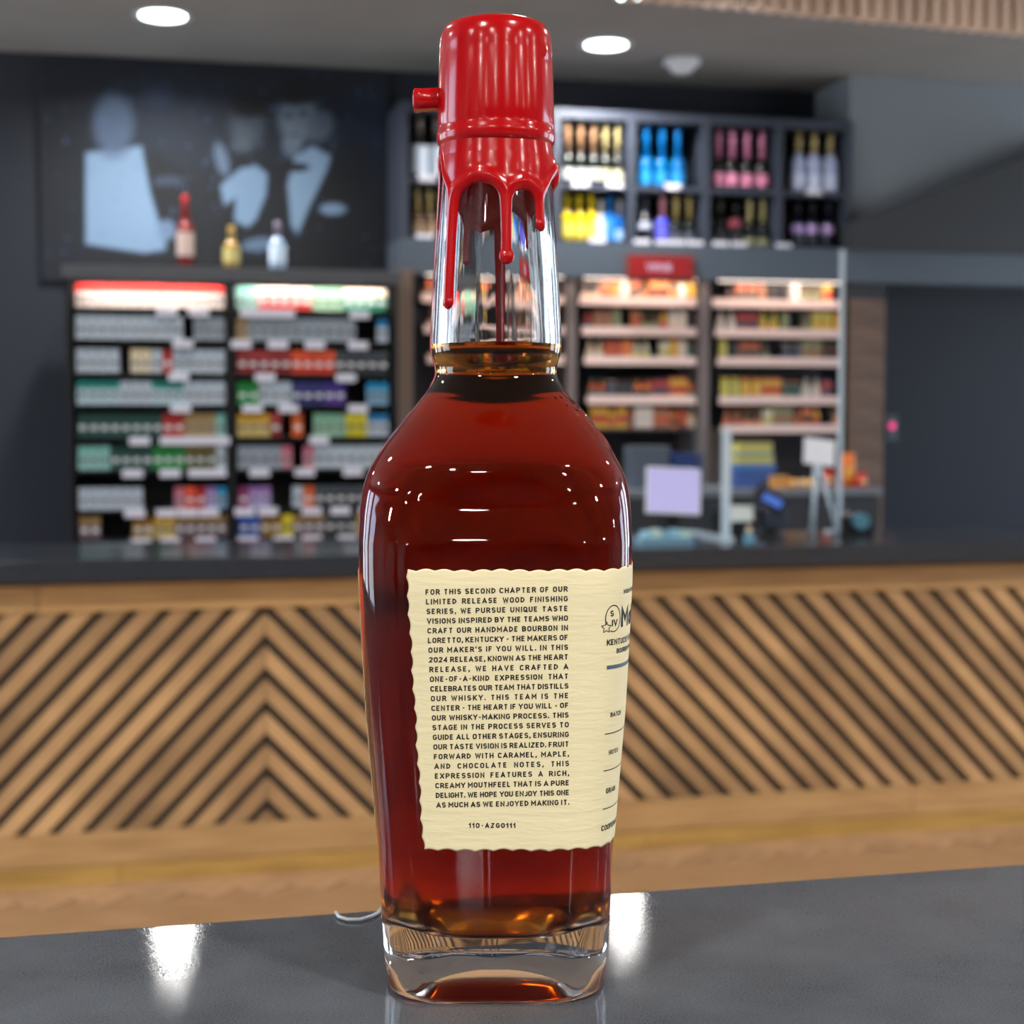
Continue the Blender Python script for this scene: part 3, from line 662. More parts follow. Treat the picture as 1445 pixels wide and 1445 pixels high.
# pink and teal indicator light on the dark recess wall
ix, iz = hy(1256, 601, YR + .25)
il = root('indicator_panel', (ix, YR + .25, iz - .05), 'small dark panel with a pink light on the far right wall', 'switch panel')
obj('plate', MB().box(-.03, .03, -.02, 0, -.02, .1).me('plate', cm((60, 76, 84)), bevel=.003), il)
obj('lamp', MB().lathe([(.016, 0), (.012, .008)], 12).me('lamp', mat('pink_light', (230, 60, 130), .4, emit=(230, 50, 120), estr=1.5)), il).location = (0, -.021, .05)
bpy.data.objects['lamp'].rotation_euler = (R(90), 0, 0)

# ================================================================== THINGS ON THE SERVING COUNTER
M_black = mat('black_plastic', (20, 21, 24), .35)
M_silv = mat('silver_plastic', (150, 160, 170), .35, metal=.2)
zc = zt
Y3 = 4.55
def at(px_, y): return hy(px_, 740, y)[0]
# till tablet
x_ = at(950, Y3); zm = hy(950, 722, Y3)[1] - zc; zM = hy(950, 661, Y3)[1] - zc; Wt = 74 / FPX * 4.65 / 2
tb = root('till_tablet', (x_, Y3, zc), 'tilted till tablet with a lilac screen on the serving counter', 'tablet', rz=R(-10))
Mt = Matrix.Translation((0, 0, zm)) @ Matrix.Rotation(R(-14), 4, 'X') @ Matrix.Rotation(R(3), 4, 'Y')
obj('housing', MB().box(-Wt - .006, Wt + .006, .002, .018, -.006, zM - zm + .006, M=Mt).me('housing', M_pl, bevel=.002), tb)
obj('screen', MB().box(-Wt, Wt, -.001, .0015, 0, zM - zm, M=Mt).me('screen', mat('lilac_screen', (40, 40, 50), .2, emit=(196, 190, 240), estr=.85)), tb)
obj('stand', MB().box(-.02, .02, .02, .035, .01, zm + .05).me('stand', M_black, bevel=.002), tb)
obj('foot', MB().box(-.07, .07, -.03, .09, 0, .012).me('foot', M_black, bevel=.003), tb)
kx = at(942, Y3 - .12)
kp = root('card_tray', (kx, Y3 - .12, zc), 'pale blue tray of cards in front of the till tablet', 'tray')
obj('tray', MB().box(-.095, .075, -.03, .03, 0, .018).me('tray', cm((110, 150, 170)), bevel=.003), kp)
for k in range(5): obj('card', MB().box(-.08 + k * .03, -.055 + k * .03, -.02, .02, .018, .036 + .004 * (k % 2)).me('card', cm([(150, 196, 214), (190, 214, 200), (120, 170, 196)][k % 3])), kp)
# acrylic shields
M_acr = glassmat('acrylic', 1.3, .02, (.93, .97, .98)); M_edge = mat('frosted_acrylic_edge', (190, 206, 216), .3)
def shield(px_, wpx, top, y, label, Lx=.012):
    x_, zt_ = hy(px_, top, y); h = zt_ - zc; W_ = wpx / FPX * y / 2
    r = root('acrylic_shield', (x_, y, zc), label, 'screen')
    obj('panel', MB().box(-.003, .003, -.12, .16, .01, h).me('panel', M_acr), r)
    obj('edge_post', MB().box(-W_, W_, -.13, -.121, 0, h).me('edge_post', M_edge, bevel=.002), r)
    obj('foot', MB().box(-W_ * 1.6, W_ * 1.6, -.14, .17, 0, .01).me('foot', M_edge), r)
shield(1005, 13, 603, 4.6, 'upright clear acrylic shield beside the till tablet')
# tall pole at the right (photographed in front of the timber edge)
xq, zq = hy(1189, 352, 4.7)
tp = root('acrylic_shield_post', (xq, 4.7, zc), 'tall slim pale post rising from the counter right of the goods', 'post')
obj('pole', MB().box(-.006, .006, -.006, .006, .008, zq - zc).me('pole', M_edge, bevel=.002), tp); obj('foot', MB().box(-.04, .04, -.03, .03, 0, .008).me('foot', M_edge, bevel=.002), tp)
# receipt printer
x_ = at(1036, Y3 + .06); y_ = Y3 + .06; ph = hy(1036, 712, y_)[1] - zc
pr = root('receipt_printer', (x_, y_, zc), 'black receipt printer with white paper beside the acrylic shield', 'printer')
obj('case', MB().box(-.05, .05, -.06, .06, 0, ph * .7).me('case', M_black, bevel=.006), pr)
obj('cover', MB().box(-.046, .046, -.055, .05, ph * .7, ph * .95).me('cover', M_black, bevel=.006), pr)
obj('paper', MB().box(-.038, .038, -.0635, -.0605, ph * .52, ph * 1.0).me('paper', cm((225, 232, 225))), pr)
# barcode scanner
x_ = at(1088, Y3); sh = hy(1088, 686, Y3)[1] - zc
bs = root('barcode_scanner', (x_, Y3, zc), 'black hooded barcode scanner with blue window on the counter', 'scanner')
obj('foot', MB().lathe([(.045, 0), (.045, .01), (.02, .02), (.014, .03)], 20).me('foot', M_black, True), bs)
v_, f_ = tube([(0, 0, .02), (.012, .01, sh * .4), (.02, .012, sh * .65)], .014, 10); obj('neck', mesh('neck', v_, f_, M_black, True), bs)
Ms = Matrix.Translation((-.005, -.01, sh * .78)) @ Matrix.Rotation(R(28), 4, 'Y') @ Matrix.Rotation(R(20), 4, 'X')
hd = obj('head', MB().box(-.045, .045, -.03, .04, -.025, .02, M=Ms).me('head', M_black, bevel=.008), bs)
obj('window', MB().box(-.038, .03, -.034, -.031, -.012, .014, M=Ms).me('window', mat('blue_window', (90, 120, 200), .15, emit=(80, 130, 230), estr=.35)), bs, label='blue glossy window')
obj('body', MB().box(-.03, .05, -.02, .03, .03, sh * .55).me('body', mat('dark_grey_plastic', (44, 52, 66), .3), bevel=.008), bs)
# hand gel
x_ = at(1057, Y3 - .2)
hg = root('hand_gel_bottle', (x_, Y3 - .2, zc), 'small hand gel bottle with tan cap in front of the printer', 'bottle')
obj('bottle', MB().lathe([(.015, 0), (.017, .003), (.017, .022), (.008, .03)], 14).me('bottle', cm((90, 140, 160), .2), True), hg)
obj('cap', MB().lathe([(.009, .03), (.008, .05)], 12).me('cap', cm((200, 180, 150)), True), hg)
# sign on wire stand
ys = 4.62; x_ = at(1155, ys); za = hy(1152, 656, ys)[1] - zc; zb3 = hy(1152, 619, ys)[1] - zc
ss = root('card_stand', (x_, ys, zc), 'tilted blank white card on a clear splayed stand', 'sign')
Mq = Matrix.Translation((-.002, 0, za)) @ Matrix.Rotation(R(7), 4, 'Y') @ Matrix.Rotation(R(-10), 4, 'X')
obj('card', MB().box(-.052, .052, -.003, .003, 0, zb3 - za, M=Mq).me('card', cm((228, 230, 236)), bevel=.001), ss)
for p_, q_ in (((-.028, -.02, 0), (-.012, .004, za + .01)), ((.058, -.02, 0), (.0, .004, za + .01)), ((.01, .09, 0), (0, .006, za + .01))):
    v_, f_ = tube([p_, q_], .006, 8); obj('leg', mesh('leg', v_, f_, M_edge, True), ss)
# black dish at the right
x_ = at(1210, 4.6)
ds = root('tape_dispenser', (x_, 4.6, zc), 'low black dispenser with a teal roll right of the card stand', 'dispenser')
obj('base', MB().prism([(-.05, 0), (.05, 0), (.05, .03), (.02, .04), (-.03, .075), (-.05, .06)], -.025, .025).me('base', M_black, bevel=.003), ds)
o = obj('roll', MB().lathe([(.026, -.012), (.026, .012)], 18).me('roll', cm((70, 120, 136))), ds); o.location = (-.008, -.038, .046); o.rotation_euler = (R(90), 0, 0)

# ================================================================== NEAR COUNTER
ZN = 1.10
ye = hz(722, 1270, ZN)[1]
m = bpy.data.materials.new('near_stone'); m.use_nodes = True; t = m.node_tree; b = t.nodes['Principled BSDF']
tcn = t.nodes.new('ShaderNodeTexCoord')
n1 = t.nodes.new('ShaderNodeTexNoise'); n1.inputs['Scale'].default_value = 1400; n1.inputs['Detail'].default_value = 4
n2 = t.nodes.new('ShaderNodeTexNoise'); n2.inputs['Scale'].default_value = 28; n2.inputs['Detail'].default_value = 8
for q in (n1, n2): t.links.new(tcn.outputs['Object'], q.inputs['Vector'])
r1 = t.nodes.new('ShaderNodeValToRGB'); r1.color_ramp.elements[0].position = .3; r1.color_ramp.elements[1].position = .75
r1.color_ramp.elements[0].color = lin((60, 64, 71)) + (1,); r1.color_ramp.elements[1].color = lin((98, 104, 112)) + (1,)
mx = t.nodes.new('ShaderNodeMix'); mx.data_type = 'FLOAT'; mx.inputs[0].default_value = .45; t.links.new(n1.outputs[0], mx.inputs[2]); t.links.new(n2.outputs[0], mx.inputs[3])
t.links.new(mx.outputs[0], r1.inputs[0]); t.links.new(r1.outputs[0], b.inputs['Base Color'])
mr = t.nodes.new('ShaderNodeMapRange'); mr.inputs['From Min'].default_value = .3; mr.inputs['From Max'].default_value = .7; mr.inputs['To Min'].default_value = .03; mr.inputs['To Max'].default_value = .06
t.links.new(n2.outputs[0], mr.inputs[0]); t.links.new(mr.outputs[0], b.inputs['Roughness'])
bp = t.nodes.new('ShaderNodeBump'); bp.inputs['Strength'].default_value = .05; bp.inputs['Distance'].default_value = .0003; t.links.new(n1.outputs[0], bp.inputs['Height']); t.links.new(bp.outputs[0], b.inputs['Normal'])
nw = obj('near_worktop', MB().box(-1.8, 2.2, ye - .7, ye, ZN - .04, ZN).me('near_worktop', m, bevel=.002)); tag(nw, 'dark grey speckled stone worktop the bottle stands on', 'worktop')
nc = root('near_counter_base', (.2, ye - .4, 0), 'dark panelled base under the speckled stone worktop', 'counter')
obj('body', MB().box(-1.95, 1.95, -.25, .34, 0, ZN - .0405).me('body', M_char), nc)
for k in range(4): obj('panel', MB().box(-1.94 + k * .97, -.98 + k * .97, .341, .355, .08, ZN - .05).me('panel', M_char, bevel=.002), nc)

# ================================================================== THE BOTTLE
D0 = .475
RV = (Rv.x, Rv.y); FH = Vector((math.sin(YAW), math.cos(YAW), 0))
BX = (700.3 - 722.5) / FPX * D0
HE = EYE - ZN                                   # eye height above the worktop
bpos = Vector((0, 0, ZN)) + FH * D0 + Rv * BX
bott = root('liquor_bottle', bpos, 'amber whisky bottle sealed with dripping red wax, on the near worktop', 'bottle', rz=-YAW)
def loc_of(px_, py_, d):                        # local x,z for a pixel at forward distance d from the camera
    ang = PITCH + math.atan((py_ - 722.5) / FPX); z = HE - d * math.tan(ang)
    zc_ = d * math.cos(PITCH) + (HE - z) * math.sin(PITCH)
    return (px_ - 722.5) * zc_ / FPX - BX, z, zc_ / FPX
def proj(x, y, z):                              # local -> pixel
    X_ = BX + x; Yf = D0 + y; Zz = z - HE
    c = Yf * np.cos(PITCH) - Zz * np.sin(PITCH); u_ = Yf * np.sin(PITCH) + Zz * np.cos(PITCH)
    return 722.5 + FPX * X_ / c, 722.5 - FPX * u_ / c
# silhouette half widths measured from the axis (pixels)
prof = [(60, 60), (150, 66), (222, 76), (240, 78), (277, 80.5), (346, 85), (400, 88.5), (450, 91), (478, 92.5), (492, 92.5), (503, 90.5), (514, 86.5), (526, 84), (536, 87), (545, 93), (557, 102), (570, 113), (583, 124),
        (596, 134), (612, 147), (629, 159), (645, 169), (660, 177), (676, 183), (693, 186.5), (720, 188.5), (760, 188.5), (813, 188), (900, 184), (1000, 178.5), (1100, 170), (1180, 163.5), (1250, 160), (1320, 157), (1360, 154.5), (1385, 151), (1400, 146), (1409, 139), (1415, 130)]
Z = []; A = []
for y, hw in prof:
    hw *= 1 + .033 * np.clip((y - 560) / 60., 0, 1)
    dref = D0 - (.027 if y > 640 else .027 * max(0, (y - 540) / 100.))
    _, z, s_ = loc_of(0, y, dref); Z.append(z); A.append(hw * s_)
Z = np.array(Z)[::-1]; A = np.array(A)[::-1]
Z[0] = 0.0
for i in range(1, len(Z)): Z[i] = max(Z[i], Z[i - 1] + 3e-4)
zg = np.linspace(0, Z[-1], 1400); ag = np.interp(zg, Z, A)
dzg = zg[1] - zg[0]; ker = np.exp(-.5 * (np.arange(-12, 13) * dzg / .0011) ** 2); ker /= ker.sum()
ags = np.convolve(np.pad(ag, 12, mode='edge'), ker, 'valid'); wgt = np.clip((zg - .006) / .006, 0, 1); ag = ag * (1 - wgt) + ags * wgt
def zy(y, d=None): return loc_of(0, y, D0 - .027 if d is None else d)[1]
z540, z600, z693, z760 = zy(536), zy(610), zy(693), zy(760)
_an = lambda y_: float(np.interp(zy(y_), zg, ag))
bz_ = [0, .02, .06, zy(825), zy(800), zy(760), zy(730), zy(708), zy(690), zy(650), z600, zy(580), z540]
bv_ = [.0425, .0447, .0462, .0481, .0479, .0468, .0454, .0444, .0441, .0430, _an(610) * 1.15, _an(580) * 1.07, _an(536)]
bgrid = np.interp(zg, bz_, bv_)
ker2 = np.exp(-.5 * (np.arange(-40, 41) * dzg / .0016) ** 2); ker2 /= ker2.sum()
bsm = np.convolve(np.pad(bgrid, 40, mode='edge'), ker2, 'valid'); kb = np.clip((z540 - .001 - zg) / .006, 0, 1); bgrid = bgrid * (1 - kb) + bsm * kb
def prm(z):
    z = np.asarray(z, float); a = np.interp(z, zg, ag)
    rb = np.interp(z, [0, z760, z693, z600, z540], [1.27, 1.27, 1.24, 1.12, 1.0])
    n_ = np.interp(z, [0, .02, z760, z693, z600, z540 + .002, z540 + .004], [4.6, 5.4, 5.4, 4.2, 2.7, 2.02, 2.0])
    b = np.where(z > z540, a, np.interp(z, zg, bgrid))
    return a, b, n_
def surf(al, z, off=0.0):
    """al: angle from the face turned to the camera, positive to the right"""
    a, b, n_ = prm(z); a = a + off; b = b + off
    s, c = np.sin(al), np.cos(al); r = (np.abs(s / a) ** n_ + np.abs(c / b) ** n_) ** (-1 / n_)
    return r * s, -r * c
def revolve(al, zs, xy, closed=True):
    n = len(al); vs = np.zeros((len(zs), n, 3))
    for j, z in enumerate(zs):
        x, y = xy(al, z, j); vs[j, :, 0] = x; vs[j, :, 1] = y; vs[j, :, 2] = z
    fs = []
    for j in range(len(zs) - 1):
        for k in range(n): fs.append((j * n + k, j * n + (k + 1) % n, (j + 1) * n + (k + 1) % n, (j + 1) * n + k))
    return vs.reshape(-1, 3), fs
NA = 224
al = np.linspace(-math.pi, math.pi, NA, endpoint=False)
ztop = zy(70, D0)
zs = np.concatenate([np.linspace(0, .012, 22)[:-1], np.linspace(.012, z760, 60)[:-1], np.linspace(z760, z540 - .002, 60)[:-1], np.linspace(z540 - .002, zy(470, D0), 34)[:-1], np.linspace(zy(470, D0), ztop, 50)])
zem0, zem1 = zy(640), zy(556)
def outer(al_, z, j):
    x, y = surf(al_, z)
    # raised moulded lettering on the shoulder above the wrapped label side
    band = np.exp(-(((z - (zem0 + zem1) / 2) / ((zem1 - zem0) / 2.2)) ** 4))
    e = band * np.exp(-((al_ - R(76)) / R(30)) ** 4) * .00075 * (np.sin(al_ * 26 + 900 * z) * np.sin(z * 1500 + 3 * np.sin(al_ * 11)) > -.1)
    seam = .00010 * np.exp(-((al_ - R(-1.5)) / R(.8)) ** 2) * (z < .06)
    wav = .0 * np.sin(al_ * 5 + z * 140) * np.sin(z * 230 + al_ * 2) * (z < z540)
    q = np.hypot(x, y); g_ = 1 + (e + seam + wav) / q
    return x * g_, y * g_
V, Fc = revolve(al, zs, outer)
# underside with a shallow punt
nv = len(V); rings = [(.93, .0), (.86, .0005), (.74, .0028), (.5, .0042), (.25, .0048)]
vb = []; base = V[:NA]
for s_, z in rings: q = base.copy(); q[:, :2] *= s_; q[:, 2] = z; vb.append(q)
Vo = np.concatenate([V] + vb + [np.array([[0, 0, .005]])]); Fo = list(Fc)
prev = 0
for i in range(len(rings)):
    cur = nv + i * NA
    for k in range(NA): Fo.append((prev + (k + 1) % NA, prev + k, cur + k, cur + (k + 1) % NA))
    prev = cur
last = len(Vo) - 1
for k in range(NA): Fo.append((prev + (k + 1) % NA, prev + k, last))
# top of the glass (hidden in the wax)
tl = (len(zs) - 1) * NA; Vo = np.concatenate([Vo, [[0, 0, ztop]]])
for k in range(NA): Fo.append((tl + k, tl + (k + 1) % NA, len(Vo) - 1))
# cavity
zf_ = zy(1322, D0 - .035)                       # inner floor
zl = zy(486, D0)                                # liquid level
TH = .0031
def cav(al_, z, j):
    t_ = max(0., (z - zf_)) / .013
    a, b, n_ = prm(z); q = 1 - min(1., t_)
    sh = (1 - q ** 2.4) ** (1 / 2.4) if q < 1 else 0.02
    corner = np.interp(z, [zf_, zf_ + .012, zf_ + .03, zf_ + .05], [3.0, 3.2, 3.9, 4.3]); nn = min(n_, corner) if z < z693 else max(2.0, n_ * .9 if n_ > 2.3 else n_)
    th = TH + np.interp(z, [zf_, zf_ + .025, zf_ + .05], [.0012, .0004, 0]); th = th + (.0005 if z > z540 else 0)
    a2, b2 = a - th, b - th
    s, c = np.sin(al_), np.cos(al_); r = (np.abs(s / a2) ** nn + np.abs(c / b2) ** nn) ** (-1 / nn)
    inset = (1 - sh) * .011
    r = r - inset
    r = r + .00001 * np.sin(al_ * 3 + 60 * z) * np.cos(z * 110 + 2 * al_) * min(1, t_) + .00035 * np.sin(13 * al_) * (z < zf_ + .008) * t_
    return r * s, -r * c
zci = np.concatenate([zf_ + .013 * (1 - np.cos(np.linspace(0, math.pi / 2, 22))), np.linspace(zf_ + .0135, z760, 60), np.linspace(z760, z540, 60)[1:], np.linspace(z540, zl, 26)[1:]])
Vl, Fl = revolve(al, zci, cav)
r0 = Vl[:NA].copy(); fr = []
vv = [Vl]; Fl = list(Fl); nvl = len(Vl); prev = 0
for i, s_ in enumerate((.75, .5, .25)):
    q = r0.copy(); q[:, :2] *= s_; q[:, 2] = zf_ + .0004 * math.cos(i); vv.append(q); cur = nvl + i * NA
    for k in range(NA): Fl.append((prev + (k + 1) % NA, prev + k, cur + k, cur + (k + 1) % NA))
    prev = cur
vv.append(np.array([[0, 0, zf_ + .0005], [0, 0, zl]])); Vl2 = np.concatenate(vv); c0 = len(Vl2) - 2
for k in range(NA): Fl.append((prev + (k + 1) % NA, prev + k, c0))
nside = len(Fl); tl2 = (len(zci) - 1) * NA
for k in range(NA): Fl.append((tl2 + k, tl2 + (k + 1) % NA, c0 + 1))
me = mesh('whisky', Vl2, Fl, [LIQS, LIQT], True, [0] * nside + [1] * (len(Fl) - nside))
zcu = np.linspace(zl, zy(150, D0), 40)
Vc, Fcu = revolve(al, zcu, cav)
off = len(Vo); Fcu = [tuple(reversed([i + off for i in f_])) for f_ in Fcu]; topc = off + (len(zcu) - 1) * NA
Vall = np.concatenate([Vo, Vc, [[0, 0, zcu[-1]]]]); 
for k in range(NA): Fcu.append((topc + (k + 1) % NA, topc + k, len(Vall) - 1))
# shrink the top cap normal to be flat: fine, hidden in wax
gme = mesh('glass', Vall, Fo + Fcu, [GLASS, CAVG], True, [0] * len(Fo) + [1] * len(Fcu))
obj('glass_body', gme, bott, label='clear thick glass with rounded shoulders and heavy base')
obj('whisky', me, bott, label='dark amber whisky filling it up to the neck')

# ---------------- arc-length mapping on the bottle surface
NT = 1441; ALT = np.linspace(-math.pi, math.pi, NT); ZT = np.linspace(.004, .2, 393); ST = np.zeros((len(ZT), NT))
for j, z in enumerate(ZT):
    x, y = surf(ALT, z); d = np.hypot(np.diff(x), np.diff(y)); s = np.concatenate([[0], np.cumsum(d)]); ST[j] = s - s[NT // 2]
def al_of(s, z):
    s = np.atleast_1d(s).astype(float); z = np.broadcast_to(np.atleast_1d(z), s.shape).astype(float)
    fz = np.clip((z - ZT[0]) / (ZT[1] - ZT[0]), 0, len(ZT) - 1.001); j = fz.astype(int); t_ = fz - j; out = np.zeros_like(s)
    for jj in np.unique(j):
        mk = j == jj; a0_ = np.interp(s[mk], ST[jj], ALT); a1_ = np.interp(s[mk], ST[jj + 1], ALT); out[mk] = a0_ * (1 - t_[mk]) + a1_ * t_[mk]
    return out
def P(s, z, off=0.):
    a_ = al_of(s, z); z = np.broadcast_to(np.atleast_1d(z), a_.shape)
    x, y = surf(a_, z); e = 1e-4; x2, y2 = surf(a_ + e, z); tx, ty = x2 - x, y2 - y; L = np.hypot(tx, ty); nx_, ny_ = ty / L, -tx / L
    return np.stack([x + nx_ * off, y + ny_ * off, z], -1)
def sz(px_, py_):                               # pixel -> (s, z) on the camera side of the glass
    s = (px_ - 701) / 5104.; z = zy(py_, D0 - .044)
    for _ in range(40):
        p = P(s, z)[0]; u_, v_ = proj(p[0], p[1], p[2]); s += (px_ - u_) / 5104. * .6; z -= (py_ - v_) / 5104. * .9
    return float(s), float(z)
def s_at(px_, z):                               # for the turning corner on the right
    a_ = np.linspace(0, R(120), 800); x, y = surf(a_, z); u_, _ = proj(x, y, z); k = int(np.argmax(u_))
    aa = np.interp(px_, u_[:k], a_[:k]); jj = int(np.clip((z - ZT[0]) / (ZT[1] - ZT[0]), 0, len(ZT) - 1)); return float(np.interp(aa, ALT, ST[jj]))

# ---------------- labels
m = bpy.data.materials.new('laid_cream_paper'); m.use_nodes = True; t = m.node_tree; b = t.nodes['Principled BSDF']
b.inputs['Base Color'].default_value = lin((246, 233, 190)) + (1,); b.inputs['Roughness'].default_value = .7
tcn = t.nodes.new('ShaderNodeTexCoord'); mp = t.nodes.new('ShaderNodeMapping'); mp.inputs['Scale'].default_value = (120, 120, 620)
n1 = t.nodes.new('ShaderNodeTexNoise'); n1.inputs['Scale'].default_value = 1.0; n1.inputs['Detail'].default_value = 3
t.links.new(tcn.outputs['Object'], mp.inputs[0]); t.links.new(mp.outputs[0], n1.inputs['Vector'])
bp = t.nodes.new('ShaderNodeBump'); bp.inputs['Strength'].default_value = .4; bp.inputs['Distance'].default_value = .0005; t.links.new(n1.outputs[0], bp.inputs['Height']); t.links.new(bp.outputs[0], b.inputs['Normal'])
PAPER = m
INK = mat('black_ink', (14, 13, 12), .6); INKB = mat('blue_grey_ink', (84, 104, 120), .5)
def label_mesh(sl0, sl1, sr0, sr1, zb0, zt0, nu=220, nv_=150, amp=.00038, per=.0052):
    """sl0/sl1 = left edge at bottom / top, sr likewise; scalloped deckle on all sides"""
    u_ = np.linspace(0, 1, nu); v_ = np.linspace(0, 1, nv_); vs = []
    r3 = np.random.default_rng(11); ph = r3.uniform(0, 6, 8)
    def wave(q, p): return amp * (np.abs(np.sin(math.pi * q / per + p)) * 1.6 - 1 + .35 * np.sin(q / per * 1.7 + p * 2))
    for layer, off_ in ((0, .00022), (1, .00006)):
        for vv_ in v_:
            sl = sl0 + (sl1 - sl0) * vv_ + wave(vv_ * (zt0 - zb0), ph[0]); sr = sr0 + (sr1 - sr0) * vv_ + wave(vv_ * (zt0 - zb0), ph[1]); s = sl + (sr - sl) * u_
            zt_ = zt0 + wave(s, ph[2]); zb = zb0 + wave(s, ph[3]); z = zb + (zt_ - zb) * vv_
            vs.append(P(s, z, off_))
    vs = np.concatenate(vs); n = nu * nv_; fs = []
    for j in range(nv_ - 1):
        for i in range(nu - 1):
            q = (j * nu + i, j * nu + i + 1, (j + 1) * nu + i + 1, (j + 1) * nu + i); fs.append(q); fs.append(tuple(n + k for k in reversed(q)))
    rim = [i for i in range(nu)] + [j * nu + nu - 1 for j in range(1, nv_)] + [(nv_ - 1) * nu + i for i in reversed(range(nu - 1))] + [j * nu for j in reversed(range(1, nv_ - 1))]
    for a_, b_ in zip(rim, rim[1:] + rim[:1]): fs.append((b_, a_, n + a_, n + b_))
    return mesh('label', vs, fs, PAPER, True)
lt = sz(574, 804); lb = sz(598, 1199)
lab = obj('side_label', label_mesh(lb[0], lt[0], .098, .100, lb[1], lt[1]), bott, label='cream deckle-edged paper label wrapping from side to front')
zL0, zL1 = lb[1], lt[1]
obj('rear_label', label_mesh(-.118, -.124, -.0445, -.0500, zL0 + .002, zL1 - .002, 120, 120), bott, label='cream paper label on the left hand face')
# printed text
LINES = """FOR THIS SECOND CHAPTER OF OUR
LIMITED RELEASE WOOD FINISHING
SERIES, WE PURSUE UNIQUE TASTE
VISIONS INSPIRED BY THE TEAMS WHO
CRAFT OUR HANDMADE BOURBON IN
LORETTO, KENTUCKY - THE MAKERS OF
OUR MAKER'S IF YOU WILL. IN THIS
2024 RELEASE, KNOWN AS THE HEART
RELEASE, WE HAVE CRAFTED A
ONE-OF-A-KIND EXPRESSION THAT
CELEBRATES OUR TEAM THAT DISTILLS
OUR WHISKY. THIS TEAM IS THE
CENTER - THE HEART IF YOU WILL - OF
OUR WHISKY-MAKING PROCESS. THIS
STAGE IN THE PROCESS SERVES TO
GUIDE ALL OTHER STAGES, ENSURING
OUR TASTE VISION IS REALIZED. FRUIT
FORWARD WITH CARAMEL, MAPLE,
AND CHOCOLATE NOTES, THIS
EXPRESSION FEATURES A RICH,
CREAMY MOUTHFEEL THAT IS A PURE
DELIGHT. WE HOPE YOU ENJOY THIS ONE
AS MUCH AS WE ENJOYED MAKING IT.""".split('\n')
def arc(cx, cy, rx, ry, a0, a1, n=7): return [(cx + rx * math.cos(R(a0 + (a1 - a0) * k / n)), cy + ry * math.sin(R(a0 + (a1 - a0) * k / n))) for k in range(n + 1)]
_W = .52; _h = _W / 2
def _bowl(x0, x1, y0, y1):     # right hand bowl from (x0,y1) round to (x0,y0)
    r = min((y1 - y0) / 2, (x1 - x0)); return [(x0, y1)] + arc(x1 - r, y1 - r, r, r, 90, 0) + arc(x1 - r, y0 + r, r, r, 0, -90) + [(x0, y0)]
_S = arc(_h, .74, _h * .96, .26, 20, 90, 4) + arc(_h, .74, _h * .96, .26, 90, 250, 8) + arc(_h, .26, _h * .98, .265, 70, -90, 8) + arc(_h, .26, _h * .98, .26, -90, -160, 4)
_O = arc(_h, 1 - _h, _h, _h, 0, 180, 8) + arc(_h, _h, _h, _h, 180, 360, 8) + [(_W, .5), (_W, 1 - _h), (_W - .004, 1 - _h + .03)]
_C = arc(_h, 1 - _h, _h, _h, 10, 180, 8) + arc(_h, _h, _h, _h, 180, 350, 8)
